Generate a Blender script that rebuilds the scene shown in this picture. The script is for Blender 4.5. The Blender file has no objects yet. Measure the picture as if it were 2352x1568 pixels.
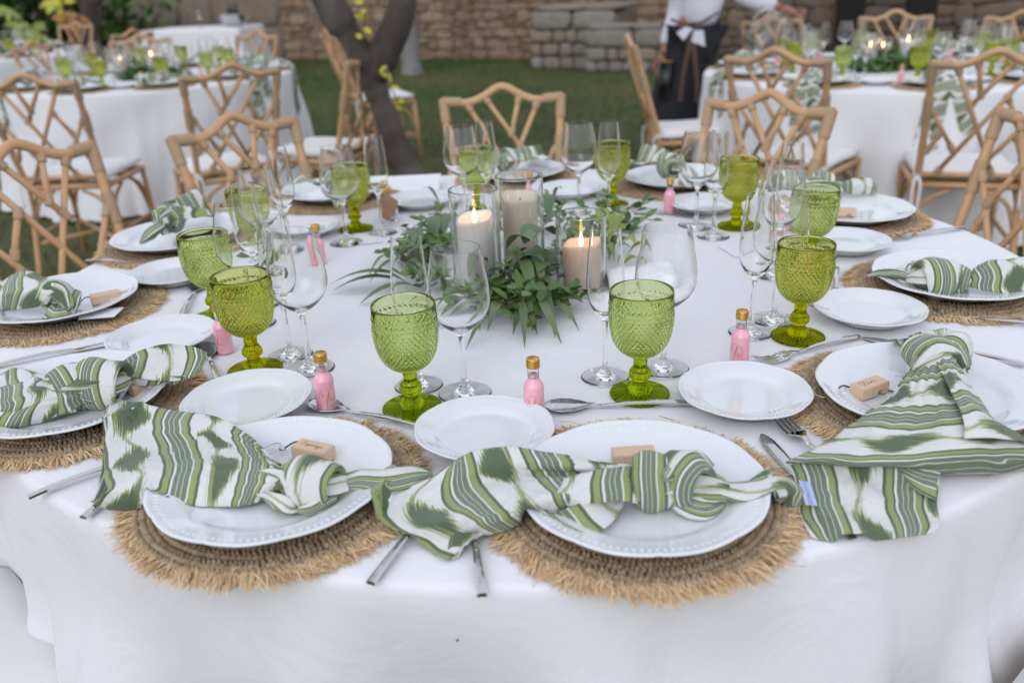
import bpy, bmesh, math, random
import numpy as np
from mathutils import Vector, Matrix, Quaternion, noise
random.seed(7); RNG = np.random.default_rng(7)
S = bpy.context.scene; COL = S.collection
R = math.radians; PI = math.pi

# ------------------------------------------------------------ camera
PITCH, ROLL, FOC, CAMZ = R(23.03), R(2.42), 1982.0, 1.307
cd = bpy.data.cameras.new('camera'); cam = bpy.data.objects.new('camera', cd); COL.objects.link(cam)
FW = Vector((0, math.cos(PITCH), -math.sin(PITCH))); UP0 = Vector((0, math.sin(PITCH), math.cos(PITCH))); RT0 = Vector((1, 0, 0))
RT = RT0 * math.cos(ROLL) - UP0 * math.sin(ROLL); UP = UP0 * math.cos(ROLL) + RT0 * math.sin(ROLL)
m3 = Matrix((RT, UP, -FW)).transposed()
cam.matrix_world = Matrix.Translation((0, 0, CAMZ)) @ m3.to_4x4()
cd.sensor_width = 36; cd.lens = 36 * FOC / 2352; cd.clip_end = 600; cd.clip_start = .05
cd.dof.use_dof = True; cd.dof.focus_distance = 1.22; cd.dof.aperture_fstop = 3.4
S.camera = cam

# ------------------------------------------------------------ light
w = bpy.data.worlds.new('World'); S.world = w; w.use_nodes = True
wn = w.node_tree.nodes; wl = w.node_tree.links
bg = wn['Background']; sky = wn.new('ShaderNodeTexSky'); sky.sky_type = 'NISHITA'; sky.sun_disc = False
SUN_EL, SUN_ROT = R(35), R(200)
sky.sun_elevation = SUN_EL; sky.sun_rotation = SUN_ROT; sky.air_density = 1.0; sky.dust_density = 4.0; sky.ozone_density = .6
veil = wn.new('ShaderNodeMix'); veil.data_type = 'RGBA'; veil.inputs[0].default_value = .72      # thin even cloud over the blue
wl.new(sky.outputs[0], veil.inputs[6]); veil.inputs[7].default_value = (10.8, 11.1, 12.6, 1)
wl.new(veil.outputs[2], bg.inputs[0]); bg.inputs[1].default_value = .10
sd = bpy.data.lights.new('sun', 'SUN'); sd.energy = .62; sd.angle = R(45); sd.color = (.68, .82, 1)
so = bpy.data.objects.new('sun', sd); COL.objects.link(so)
sdir = Vector((math.sin(SUN_ROT) * math.cos(SUN_EL), math.cos(SUN_ROT) * math.cos(SUN_EL), math.sin(SUN_EL)))
so.rotation_euler = sdir.to_track_quat('Z', 'Y').to_euler(); so.location = (0, 0, 20)
S.view_settings.view_transform = 'Standard'; S.view_settings.look = 'None'; S.view_settings.gamma = 1; S.view_settings.exposure = .07
S.view_settings.use_curve_mapping = False
cy = S.cycles; cy.use_denoising = True; cy.max_bounces = 20; cy.transmission_bounces = 18; cy.transparent_max_bounces = 16
cy.diffuse_bounces = 3; cy.glossy_bounces = 6; cy.sample_clamp_indirect = 6; cy.caustics_refractive = True; cy.caustics_reflective = False
cy.blur_glossy = .5; cy.volume_bounces = 0

TZ = .75; TC = Vector((.038, 1.668)); TR = .985

def at(px, py, z=TZ):
    d = FW + RT * ((px - 1176) / FOC) - UP * ((py - 784) / FOC)
    return Vector((0, 0, CAMZ)) + d * ((z - CAMZ) / d.z)
def atd(px, py, dist):           # point seen there at horizontal distance dist
    d = FW + RT * ((px - 1176) / FOC) - UP * ((py - 784) / FOC)
    return Vector((0, 0, CAMZ)) + d * (dist / d.y)

# ------------------------------------------------------------ helpers
class MB:
    def __init__(s): s.v = []; s.f = []; s.uv = None; s.sm = []
    def add(s, vs, fs, smooth=True, uvs=None):
        o = len(s.v); s.v += [tuple(p) for p in vs]; s.f += [tuple(i + o for i in f) for f in fs]; s.sm += [smooth] * len(fs)
        if uvs is not None or s.uv is not None:
            if s.uv is None: s.uv = [(0, 0)] * o
            s.uv += list(uvs) if uvs is not None else [(0, 0)] * len(vs)
    def mesh(s, name, mat):
        m = bpy.data.meshes.new(name); m.from_pydata(s.v, [], s.f)
        m.polygons.foreach_set('use_smooth', s.sm)
        if s.uv is not None:
            l = m.uv_layers.new(name='UVMap'); idx = np.zeros(len(m.loops), dtype=np.int32); m.loops.foreach_get('vertex_index', idx)
            l.data.foreach_set('uv', np.array(s.uv, dtype=np.float32)[idx].ravel())
        if mat: m.materials.append(mat)
        m.update(); return m
    def obj(s, name, mat, parent=None, loc=None): return mobj(name, s.mesh(name, mat), parent, loc)
def mobj(name, mesh, parent=None, loc=None):
    o = bpy.data.objects.new(name, mesh); COL.objects.link(o); o.parent = parent
    if loc is not None: o.location = loc
    return o
def tag(o, label=None, cat=None, group=None, kind=None):
    if label: o['label'] = label
    if cat: o['category'] = cat
    if group: o['group'] = group
    if kind: o['kind'] = kind
    return o
def empty(name, loc=(0, 0, 0), rz=0):
    o = bpy.data.objects.new(name, None); COL.objects.link(o); o.location = loc; o.rotation_euler = (0, 0, rz); o.empty_display_size = .05
    return o
def kids(o): return [c for c in ALLK.get(o.name, [])]
def copy_tree(o, parent=None):
    c = o.copy(); COL.objects.link(c); c.parent = parent
    for ch in list(o.children): copy_tree(ch, c)
    return c
PROTO_USED = set()
def place(proto, loc, rz=0, label=None, cat=None, group=None, sc=None):
    if proto.name in PROTO_USED: o = copy_tree(proto)
    else: PROTO_USED.add(proto.name); o = proto
    o.location = loc; o.rotation_euler = (0, 0, rz)
    if sc: o.scale = (sc,) * 3
    tag(o, label, cat, group); return o

def frames(path):
    n = len(path); T = []
    for i in range(n):
        a = path[max(i - 1, 0)]; b = path[min(i + 1, n - 1)]; t = (b - a); T.append(t.normalized() if t.length > 1e-9 else Vector((0, 0, 1)))
    ref = Vector((0, 0, 1)) if abs(T[0].z) < .9 else Vector((1, 0, 0))
    N = [(ref - T[0] * ref.dot(T[0])).normalized()]
    for i in range(1, n):
        q = T[i - 1].rotation_difference(T[i]); v = q @ N[-1]; N.append((v - T[i] * v.dot(T[i])).normalized())
    return T, N
def tube(mb, path, rad, segs=8, caps=True, uvs=None, smooth=True):
    path = [Vector(p) for p in path]; T, N = frames(path); n = len(path); vs = []; fs = []; uu = []
    L = 0
    for i in range(n):
        if i: L += (path[i] - path[i - 1]).length
        B = T[i].cross(N[i]); r = rad[i] if isinstance(rad, (list, tuple)) else rad
        for k in range(segs):
            a = 2 * PI * k / segs; vs.append(path[i] + (N[i] * math.cos(a) + B * math.sin(a)) * r); uu.append((L, k / segs))
    for i in range(n - 1):
        for k in range(segs):
            a = i * segs + k; b = i * segs + (k + 1) % segs; fs.append((a, b, b + segs, a + segs))
    if caps: fs.append(tuple(range(segs))[::-1]); fs.append(tuple(range((n - 1) * segs, n * segs)))
    mb.add(vs, fs, smooth, uu if uvs else None)
def cr(P, t):
    n = len(P) - 1; i = min(int(t), n - 1); f = t - i
    a = P[max(i - 1, 0)]; b = P[i]; c = P[i + 1]; d = P[min(i + 2, n)]
    return (b * 2 + (c - a) * f + (a * 2 - b * 5 + c * 4 - d) * f * f + (b * 3 - a - c * 3 + d) * f ** 3) * .5
def smooth_path(pts, k=6):
    P = [Vector(p) for p in pts]; n = (len(P) - 1) * k
    return [cr(P, i / k) for i in range(n + 1)]
def lathe(mb, prof, segs=32, rf=None, smooth=True, close=False):
    n = len(prof); vs = []; fs = []
    for i, (r, z) in enumerate(prof):
        for k in range(segs):
            a = 2 * PI * k / segs; rr, zz = (r, z) if rf is None else rf(r, z, a, i)
            vs.append((rr * math.cos(a), rr * math.sin(a), zz))
    for i in range(n - 1 + (1 if close else 0)):
        j = (i + 1) % n
        for k in range(segs):
            k2 = (k + 1) % segs; fs.append((i * segs + k, i * segs + k2, j * segs + k2, j * segs + k))
    if not close:
        if prof[0][0] > 0: fs.append(tuple(range(segs))[::-1])
        if prof[-1][0] > 0: fs.append(tuple(range((n - 1) * segs, n * segs)))
    mb.add(vs, fs, smooth)
def box(mb, c, s, rot=None, smooth=False):
    vs = []
    for dx in (-.5, .5):
        for dy in (-.5, .5):
            for dz in (-.5, .5):
                v = Vector((dx * s[0], dy * s[1], dz * s[2]))
                if rot is not None: v = rot @ v
                vs.append(v + Vector(c))
    mb.add(vs, [(0, 1, 3, 2), (4, 6, 7, 5), (0, 4, 5, 1), (2, 3, 7, 6), (0, 2, 6, 4), (1, 5, 7, 3)], smooth)
def rbox(name, s, bev, mat, parent=None, seg=2):
    bm = bmesh.new(); bmesh.ops.create_cube(bm, size=1)
    for v in bm.verts: v.co = Vector((v.co.x * s[0], v.co.y * s[1], v.co.z * s[2]))
    bmesh.ops.bevel(bm, geom=bm.edges[:], offset=bev, segments=seg, affect='EDGES', profile=.5)
    m = bpy.data.meshes.new(name); bm.to_mesh(m); bm.free(); m.materials.append(mat)
    return mobj(name, m, parent)

# ------------------------------------------------------------ materials
def mat(name, col=(.5, .5, .5), rough=.6, metal=0, **k):
    m = bpy.data.materials.new(name); m.use_nodes = True; b = m.node_tree.nodes['Principled BSDF']
    b.inputs['Base Color'].default_value = (*col, 1); b.inputs['Roughness'].default_value = rough; b.inputs['Metallic'].default_value = metal
    for kk, v in k.items(): b.inputs[kk.replace('_', ' ')].default_value = v
    return m
class NT:
    def __init__(s, m): s.t = m.node_tree; s.n = s.t.nodes; s.l = s.t.links; s.b = s.n.get('Principled BSDF')
    def new(s, typ, **k):
        n = s.n.new('ShaderNode' + typ)
        for a, v in k.items(): setattr(n, a, v)
        return n
    def set(s, inp, v):
        if isinstance(v, bpy.types.NodeSocket): s.l.new(v, inp)
        elif v is not None: inp.default_value = v
    def math(s, op, a, b=None, c=None, clamp=False):
        n = s.new('Math', operation=op); n.use_clamp = clamp; s.set(n.inputs[0], a); s.set(n.inputs[1], b)
        if c is not None: s.set(n.inputs[2], c)
        return n.outputs[0]
    def noise(s, scale, detail=3, vec=None, rough=.5, dist=0, dims='3D', w=None):
        n = s.new('TexNoise'); n.noise_dimensions = dims; n.inputs['Scale'].default_value = scale; n.inputs['Detail'].default_value = detail; n.inputs['Roughness'].default_value = rough; n.inputs['Distortion'].default_value = dist
        if vec is not None: s.l.new(vec, n.inputs['Vector'])
        if w is not None: s.l.new(w, n.inputs['W'])
        return n.outputs['Fac']
    def ramp(s, f, stops, mode='LINEAR'):
        n = s.new('ValToRGB'); n.color_ramp.interpolation = mode; e = n.color_ramp.elements
        e[0].position = stops[0][0]; e[0].color = (*stops[0][1], 1); e[1].position = stops[-1][0]; e[1].color = (*stops[-1][1], 1)
        for p, c in stops[1:-1]: x = e.new(p); x.color = (*c, 1)
        s.set(n.inputs[0], f); return n.outputs[0]
    def mix(s, f, a, b):
        n = s.new('Mix', data_type='RGBA'); s.set(n.inputs[0], f); s.set(n.inputs[6], a if isinstance(a, bpy.types.NodeSocket) else (*a, 1)); s.set(n.inputs[7], b if isinstance(b, bpy.types.NodeSocket) else (*b, 1)); return n.outputs[2]
    def coord(s, which='Object'): return s.new('TexCoord').outputs[which]
    def col(s, c): s.l.new(c, s.b.inputs['Base Color'])
    def bump(s, h, strength=.3, dist=.001):
        n = s.new('Bump'); n.inputs['Strength'].default_value = strength; n.inputs['Distance'].default_value = dist; s.l.new(h, n.inputs['Height']); s.l.new(n.outputs[0], s.b.inputs['Normal'])

def glass(name, col=(1, 1, 1), ior=1.45, dens=None, vol=None):
    m = bpy.data.materials.new(name); m.use_nodes = True; t = m.node_tree; t.nodes.remove(t.nodes['Principled BSDF'])
    g = t.nodes.new('ShaderNodeBsdfGlass'); g.inputs['Color'].default_value = (*col, 1); g.inputs['IOR'].default_value = ior; g.inputs['Roughness'].default_value = 0
    t.links.new(g.outputs[0], t.nodes['Material Output'].inputs[0])
    if vol:
        v = t.nodes.new('ShaderNodeVolumeAbsorption'); v.inputs['Color'].default_value = (*vol, 1); v.inputs['Density'].default_value = dens
        t.links.new(v.outputs[0], t.nodes['Material Output'].inputs[1])
    return m
M = {}
M['clear'] = glass('clear_glass', (.998, 1, .998), 1.44)
M['vase'] = glass('vase_glass', (.995, 1, .995), 1.5)
M['green'] = glass('olive_green_glass', (.895, .935, .70), 1.42); M['green_stem'] = glass('deep_green_glass', (.68, .75, .14), 1.42); M['olive'] = glass('amber_olive_glass', (.88, .90, .57), 1.42); M['olive_stem'] = glass('deep_olive_glass', (.71, .73, .09), 1.42)

# tablecloth
def cloth_mat(name, col, sc=900, bump=.25, wrinkle=0):
    m = mat(name, col, .85); n = NT(m); o = n.coord()
    w1 = n.new('TexWave'); w1.inputs['Scale'].default_value = sc / 3; w1.inputs['Distortion'].default_value = 1; n.l.new(o, w1.inputs['Vector'])
    f = n.noise(60, 5, o); f2 = n.noise(5, 3, o)
    c = n.mix(f2, tuple(x * .965 for x in col), col); n.col(c)
    n.bump(n.math('ADD', n.math('MULTIPLY', w1.outputs['Fac'], .25), f), bump, .0006)
    if wrinkle:
        fine_ = m.node_tree.nodes['Principled BSDF'].inputs['Normal'].links[0].from_node; r1 = n.noise(3.2, 5, o, .55, 1.2); r2 = n.noise(9, 4, o, .5, 1.5); rd_ = n.math('SUBTRACT', 1, n.math('MULTIPLY', n.math('ABSOLUTE', n.math('SUBTRACT', r2, .5)), 4), clamp=True)
        b2_ = n.new('Bump'); b2_.inputs['Strength'].default_value = wrinkle; b2_.inputs['Distance'].default_value = .02; n.l.new(n.math('ADD', r1, n.math('MULTIPLY', rd_, .10)), b2_.inputs['Height']); n.l.new(b2_.outputs[0], fine_.inputs['Normal'])
    m.node_tree.nodes['Principled BSDF'].inputs['Sheen Weight'].default_value = .15
    return m
M['cloth'] = cloth_mat('white_linen', (.80, .80, .81), wrinkle=.35); M['cushion'] = cloth_mat('cushion_cotton', (.80, .79, .77))

# ikat napkin; UV in metres
def napkin_mat():
    m = mat('ikat_napkin', (.8, .8, .8), .9); n = NT(m); uvn = n.new('SeparateXYZ'); n.l.new(n.coord('UV'), uvn.inputs[0]); u, v = uvn.outputs[0], uvn.outputs[1]
    nz = n.noise(9, 2, w=v, dims='1D'); j = n.noise(650, 2, w=v, dims='1D')
    u2 = n.math('ADD', u, n.math('MULTIPLY', n.math('SINE', n.math('MULTIPLY', v, 23)), .0048)); u2 = n.math('ADD', u2, n.math('MULTIPLY', nz, .020)); u2 = n.math('ADD', u2, n.math('MULTIPLY', j, .0012))
    P = .106; uf = n.math('DIVIDE', u2, P); f = n.math('FRACT', uf); fl = n.math('FLOOR', uf)
    W = (.70, .70, .675); D = (.058, .098, .036); O = (.255, .31, .10); G = (.125, .170, .098); Wt = (.62, .64, .58)
    band = n.ramp(f, [(0, D), (.035, O), (.10, D), (.125, W), (.15, G), (.205, Wt), (.213, G), (.262, Wt), (.27, G), (.335, W), (.355, O), (.43, D), (.47, W), (1, W)], 'CONSTANT')
    jj = n.noise(520, 1, w=u, dims='1D'); jk = n.noise(130, 1, w=u, dims='1D'); jl = n.noise(900, 1, w=u, dims='1D')
    v2 = n.math('ADD', n.math('ADD', v, n.math('MULTIPLY', jj, .042)), n.math('MULTIPLY', jk, .03)); v3 = n.math('ADD', v2, n.math('MULTIPLY', fl, .061))
    vf = n.math('FRACT', n.math('DIVIDE', v3, .140)); dv = n.math('DIVIDE', n.math('ABSOLUTE', n.math('SUBTRACT', vf, .5)), .41)
    cu = n.math('ADD', .725, n.math('MULTIPLY', n.math('SINE', n.math('MULTIPLY', v, 56)), .05))
    du = n.math('DIVIDE', n.math('ABSOLUTE', n.math('SUBTRACT', f, cu)), .225)
    jm = n.noise(760, 1, w=u, dims='1D'); vfb = n.math('FRACT', n.math('DIVIDE', n.math('ADD', v3, n.math('SUBTRACT', n.math('MULTIPLY', jm, .05), .025)), .140)); dvb = n.math('DIVIDE', n.math('ABSOLUTE', n.math('SUBTRACT', vfb, .5)), .42)
    sb_ = n.math('ADD', dvb, n.math('MULTIPLY', du, n.math('ADD', .75, n.math('MULTIPLY', du, .3))))
    s_ = n.math('ADD', dv, n.math('MULTIPLY', du, n.math('ADD', .75, n.math('MULTIPLY', du, .3))))
    # a thin neck that links the blobs
    neck = n.math('LESS_THAN', n.math('ADD', du, n.math('MULTIPLY', jl, .5)), .36)
    rim = n.math('LESS_THAN', n.math('MINIMUM', sb_, s_), 1.0); core = n.math('LESS_THAN', n.math('ADD', s_, n.math('MULTIPLY', jl, .30)), .98)
    inreg = n.math('GREATER_THAN', f, .485)
    c = n.mix(n.math('MULTIPLY', inreg, n.math('MAXIMUM', rim, n.math('MULTIPLY', neck, .9))), band, O)
    c = n.mix(n.math('MULTIPLY', inreg, core), c, D)
    # woven grain
    gx = n.new('TexWave'); gx.inputs['Scale'].default_value = 400; gx.bands_direction = 'X'; n.l.new(n.coord('UV'), gx.inputs[0])
    gy = n.new('TexWave'); gy.inputs['Scale'].default_value = 400; gy.bands_direction = 'Y'; n.l.new(n.coord('UV'), gy.inputs[0])
    g = n.math('MULTIPLY', gx.outputs['Fac'], gy.outputs['Fac']); gn = n.noise(1500, 2, n.coord('UV'))
    lum = n.math('MULTIPLY', n.math('ADD', n.math('MULTIPLY', g, .5), gn), .12)
    c = n.mix(lum, c, (.62, .63, .56)); n.col(c); n.bump(n.math('ADD', g, gn), .35, .0004)
    fine_ = m.node_tree.nodes['Principled BSDF'].inputs['Normal'].links[0].from_node; ob_ = n.coord(); r2 = n.noise(26, 4, ob_, .55, 1.4); rd_ = n.math('SUBTRACT', 1, n.math('MULTIPLY', n.math('ABSOLUTE', n.math('SUBTRACT', r2, .5)), 5), clamp=True)
    b2_ = n.new('Bump'); b2_.inputs['Strength'].default_value = .55; b2_.inputs['Distance'].default_value = .005; n.l.new(n.math('ADD', n.math('MULTIPLY', r2, .8), n.math('MULTIPLY', rd_, .35)), b2_.inputs['Height']); n.l.new(b2_.outputs[0], fine_.inputs['Normal'])
    m.node_tree.nodes['Principled BSDF'].inputs['Sheen Weight'].default_value = .2
    return m
M['napkin'] = napkin_mat()
M['hem'] = cloth_mat('napkin_hem', (.72, .715, .69))

def ceramic():
    m = mat('white_glaze', (.74, .755, .77), .09); n = NT(m); o = n.coord(); m.node_tree.nodes['Principled BSDF'].inputs['Coat Weight'].default_value = .3
    f = n.noise(18, 3, o); n.col(n.mix(f, (.72, .745, .77), (.78, .785, .79))); n.bump(n.noise(60, 2, o), .04, .001); return m
M['plate'] = ceramic()
M['foot_rim'] = mat('cream_glaze', (.68, .64, .56), .4)
def straw(name, a, b, c):
    m = mat(name, a, .8); n = NT(m); g = n.new('NewGeometry'); r = g.outputs['Random Per Island']
    col = n.ramp(r, [(0, a), (.5, b), (1, c)]); f = n.noise(300, 3, n.coord()); n.col(n.mix(n.math('MULTIPLY', f, .5), col, tuple(x * .5 for x in b))); return m
M['seagrass'] = straw('seagrass_braid', (.34, .24, .14), (.45, .33, .21), (.55, .42, .28))
M['raffia'] = straw('raffia_strand', (.62, .40, .20), (.77, .54, .29), (.86, .68, .43))
M['matbase'] = mat('seagrass_core', (.10, .065, .035), .9)
def metal(name, c, r): return mat(name, c, r, 1)
M['steel'] = metal('polished_steel', (.62, .61, .60), .09)
M['gold'] = metal('gold_cap', (.72, .42, .10), .32)
M['ringm'] = metal('ring_metal', (.6, .56, .5), .2)
M['goldink'] = mat('gold_foil', (.55, .33, .08), .35, .6)
def woodm(name, a, b, sc=1):
    m = mat(name, a, .5); n = NT(m); mp = n.new('Mapping'); n.l.new(n.coord(), mp.inputs[0]); mp.inputs['Scale'].default_value = (12 * sc, 150 * sc, 90 * sc)
    f = n.noise(2.5, 4, mp.outputs[0], dist=.6); n.col(n.mix(f, a, b)); n.bump(f, .1, .0004); return m
M['beech'] = woodm('beech_wood', (.60, .42, .28), (.70, .52, .36))
M['engrave'] = mat('burnt_engraving', (.16, .07, .03), .7)
M['cord'] = mat('black_cord', (.01, .01, .015), .6)
def rattan():
    m = mat('rattan_cane', (.45, .27, .14), .42); n = NT(m); o = n.coord(); oi = n.new('ObjectInfo')
    f = n.noise(7, 4, o); f2 = n.noise(90, 2, o); c = n.mix(f, (.45, .24, .105), (.64, .39, .20)); c = n.mix(n.math('MULTIPLY', f2, .35), c, (.66, .45, .27))
    c = n.mix(n.math('MULTIPLY', oi.outputs['Random'], .3), c, (.46, .27, .13)); n.col(c); n.bump(f2, .2, .001); return m
M['rattan'] = rattan(); M['binding'] = straw('rattan_binding', (.42, .26, .14), (.52, .35, .21), (.60, .43, .28))
def waxm(name, c, e):
    m = mat(name, c, .45); b = m.node_tree.nodes['Principled BSDF']; b.inputs['Subsurface Weight'].default_value = .5; b.inputs['Subsurface Radius'].default_value = (.02, .012, .008); b.inputs['Subsurface Scale'].default_value = 1
    n = NT(m); n.bump(n.noise(80, 4, n.coord()), .25, .001); return m
M['wax'] = waxm('white_wax', (.80, .78, .74), 0); M['wax_pink'] = waxm('blush_wax', (.82, .64, .52), 0); M['wax_cream'] = waxm('cream_wax', (.78, .69, .57), 0)
def emis(name, c, s):
    m = bpy.data.materials.new(name); m.use_nodes = True; t = m.node_tree; t.nodes.remove(t.nodes['Principled BSDF']); e = t.nodes.new('ShaderNodeEmission'); e.inputs[0].default_value = (*c, 1); e.inputs[1].default_value = s; t.links.new(e.outputs[0], t.nodes['Material Output'].inputs[0]); return m
M['flame'] = emis('flame', (1, .60, .24), 14); M['flame_core'] = emis('flame_base', (1, .45, .12), 3)
M['wick'] = mat('wick', (.02, .015, .01), .9)
M['pinkliq'] = mat('pink_liqueur', (.90, .43, .52), .12, Coat_Weight=.8)
def leafm(name, a, b, rough=.45):
    m = mat(name, a, rough); n = NT(m); g = n.new('NewGeometry'); r = n.new('ObjectInfo')
    x = n.math('FRACT', n.math('ADD', g.outputs['Random Per Island'], r.outputs['Random'])); f = n.noise(40, 3, n.coord())
    n.col(n.mix(n.math('ADD', n.math('MULTIPLY', x, .7), n.math('MULTIPLY', f, .3)), a, b)); b_ = m.node_tree.nodes['Principled BSDF']
    b_.inputs['Subsurface Weight'].default_value = 0; return m
M['euca'] = leafm('eucalyptus_leaf', (.075, .125, .04), (.16, .21, .09)); M['silver'] = leafm('silver_dollar_leaf', (.07, .13, .07), (.15, .21, .12), .5)
M['box'] = leafm('boxwood_leaf', (.045, .12, .022), (.12, .22, .05), .4); M['lime'] = leafm('yellow_green_leaf', (.16, .22, .03), (.30, .36, .06)); M['twig'] = mat('twig', (.20, .13, .06), .7)
M['yellow'] = leafm('yellow_leaf', (.35, .40, .02), (.60, .52, .03))  # yellow is the leaves' own colour
M['hedge'] = leafm('dark_shrub_leaf', (.02, .06, .008), (.09, .20, .02)); M['rust'] = leafm('rust_leaf', (.28, .12, .02), (.40, .20, .04))
def barkm(name, a, b):
    m = mat(name, a, .9); n = NT(m); mp = n.new('Mapping'); n.l.new(n.coord(), mp.inputs[0]); mp.inputs['Scale'].default_value = (1, 1, .35)
    f = n.noise(9, 6, mp.outputs[0], .65, .5); f2 = n.noise(2.2, 3, n.coord()); c = n.mix(f, a, b); c = n.mix(n.ramp(f2, [(.45, (0, 0, 0)), (.62, (.6, .6, .6))]), c, (.16, .15, .135)); n.col(c); n.bump(f, .8, .02); return m
M['bark'] = barkm('grey_bark', (.028, .021, .017), (.11, .085, .07)); M['bark2'] = barkm('pale_bark', (.16, .15, .14), (.30, .29, .27))
def stonem(name, cols, sc=5):
    m = mat(name, cols[0], .9); n = NT(m); oi = n.new('ObjectInfo'); o = n.coord(); c = n.ramp(oi.outputs['Random'], [(i / (len(cols) - 1), k) for i, k in enumerate(cols)])
    f = n.noise(sc, 6, o, .65); f2 = n.noise(sc * 6, 4, o); c = n.mix(n.ramp(f, [(.35, (0, 0, 0)), (.75, (.75, .75, .75))]), c, tuple(x * .45 for x in cols[1])); c = n.mix(n.math('MULTIPLY', f2, .3), c, cols[-1]); n.col(c); n.bump(n.math('ADD', f, n.math('MULTIPLY', f2, .5)), .7, .03); return m
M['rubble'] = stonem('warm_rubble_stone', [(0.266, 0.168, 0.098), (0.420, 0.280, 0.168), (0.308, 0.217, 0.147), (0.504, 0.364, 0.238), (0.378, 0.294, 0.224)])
M['ashlar'] = stonem('brown_ashlar', [(0.230, 0.178, 0.132), (0.276, 0.218, 0.167), (0.310, 0.247, 0.190)]); M['greystone'] = stonem('grey_ashlar', [(.30, .275, .235), (.36, .33, .28), (.27, .24, .20)])
M['mixstone'] = stonem('mixed_buttress_stone', [(0.345, 0.230, 0.138), (0.276, 0.265, 0.241), (0.391, 0.299, 0.196), (0.253, 0.196, 0.149), (0.380, 0.368, 0.333)])
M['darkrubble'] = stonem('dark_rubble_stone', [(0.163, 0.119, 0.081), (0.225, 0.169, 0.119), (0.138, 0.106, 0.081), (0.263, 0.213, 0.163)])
M['mortar'] = stonem('mortar', [(.24, .185, .13), (.29, .23, .17)], 9)
def grassm(name, blades=False):
    m = mat(name, (.05, .1, .02), .9); n = NT(m); o = n.coord('Object'); f = n.noise(.55, 5, o); f2 = n.noise(14, 4, o); f3 = n.noise(130, 3, o)
    c = n.mix(n.ramp(f, [(.35, (0, 0, 0)), (.7, (1, 1, 1))]), (.060, .115, .026), (.20, .165, .065)); c = n.mix(n.math('MULTIPLY', f2, .5), c, (.030, .080, .014)); c = n.mix(n.math('MULTIPLY', f3, .45), c, (.13, .17, .05))
    n.col(c)
    if not blades: n.bump(n.math('ADD', f2, f3), 1, .04)
    return m
M['lawn'] = grassm('lawn_turf'); M['blade'] = grassm('grass_blades', True)
M['paper'] = mat('white_card', (.80, .80, .82), .6); M['ink'] = mat('grey_ink', (.12, .11, .13), .6); M['kraft'] = mat('kraft_card', (.30, .17, .09), .8); M['brownpaper'] = mat('brown_print', (.10, .05, .045), .6)
M['skin'] = mat('skin', (.33, .15, .09), .5, Subsurface_Weight=.1); M['shirt'] = cloth_mat('shirt_cotton', (.72, .72, .78)); M['black'] = mat('black_cloth', (.009, .010, .013), .8); M['apron'] = mat('brown_strap', (.10, .062, .045), .85); M['hair'] = mat('dark_hair', (.02, .013, .01), .5)
M['taglabel'] = mat('pale_blue_label', (.42, .52, .74), .7); M['tagink'] = mat('label_ink', (.28, .26, .36), .7)
M['redmark'] = mat('red_mark', (.5, .02, .02), .5); M['candlelight'] = M['flame']
M['dark'] = mat('plain_black', (.012, .010, .009), .9)  # even near-black for the far uprights and the crumbs

# ------------------------------------------------------------ setting: lawn
mb = MB(); mb.add([(-150, -60, 0), (150, -60, 0), (150, 240, 0), (-150, 240, 0)], [(0, 1, 2, 3)], False); tag(mb.obj('lawn', M['lawn']), kind='structure')
N = 90000
x = RNG.uniform(-6, 6, N); y = RNG.uniform(2.4, 16.5, N) ; h = RNG.uniform(.015, .045, N); a = RNG.uniform(0, 6.28, N); lean = RNG.normal(0, .012, (N, 2)); wd = .003 + y * .0006
V = np.zeros((N, 3, 3)); V[:, 0] = np.stack([x - np.cos(a) * wd, y - np.sin(a) * wd, np.zeros(N)], 1); V[:, 1] = np.stack([x + np.cos(a) * wd, y + np.sin(a) * wd, np.zeros(N)], 1); V[:, 2] = np.stack([x + lean[:, 0], y + lean[:, 1], h], 1)
gm = bpy.data.meshes.new('grass'); gm.vertices.add(N * 3); gm.vertices.foreach_set('co', V.ravel()); gm.loops.add(N * 3); gm.loops.foreach_set('vertex_index', np.arange(N * 3, dtype=np.int32)); gm.polygons.add(N); gm.polygons.foreach_set('loop_start', np.arange(N, dtype=np.int32) * 3); gm.update(); gm.validate(); gm.materials.append(M['blade'])
tag(mobj('grass', gm), kind='stuff', label='short green lawn grass between the tables')

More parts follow.
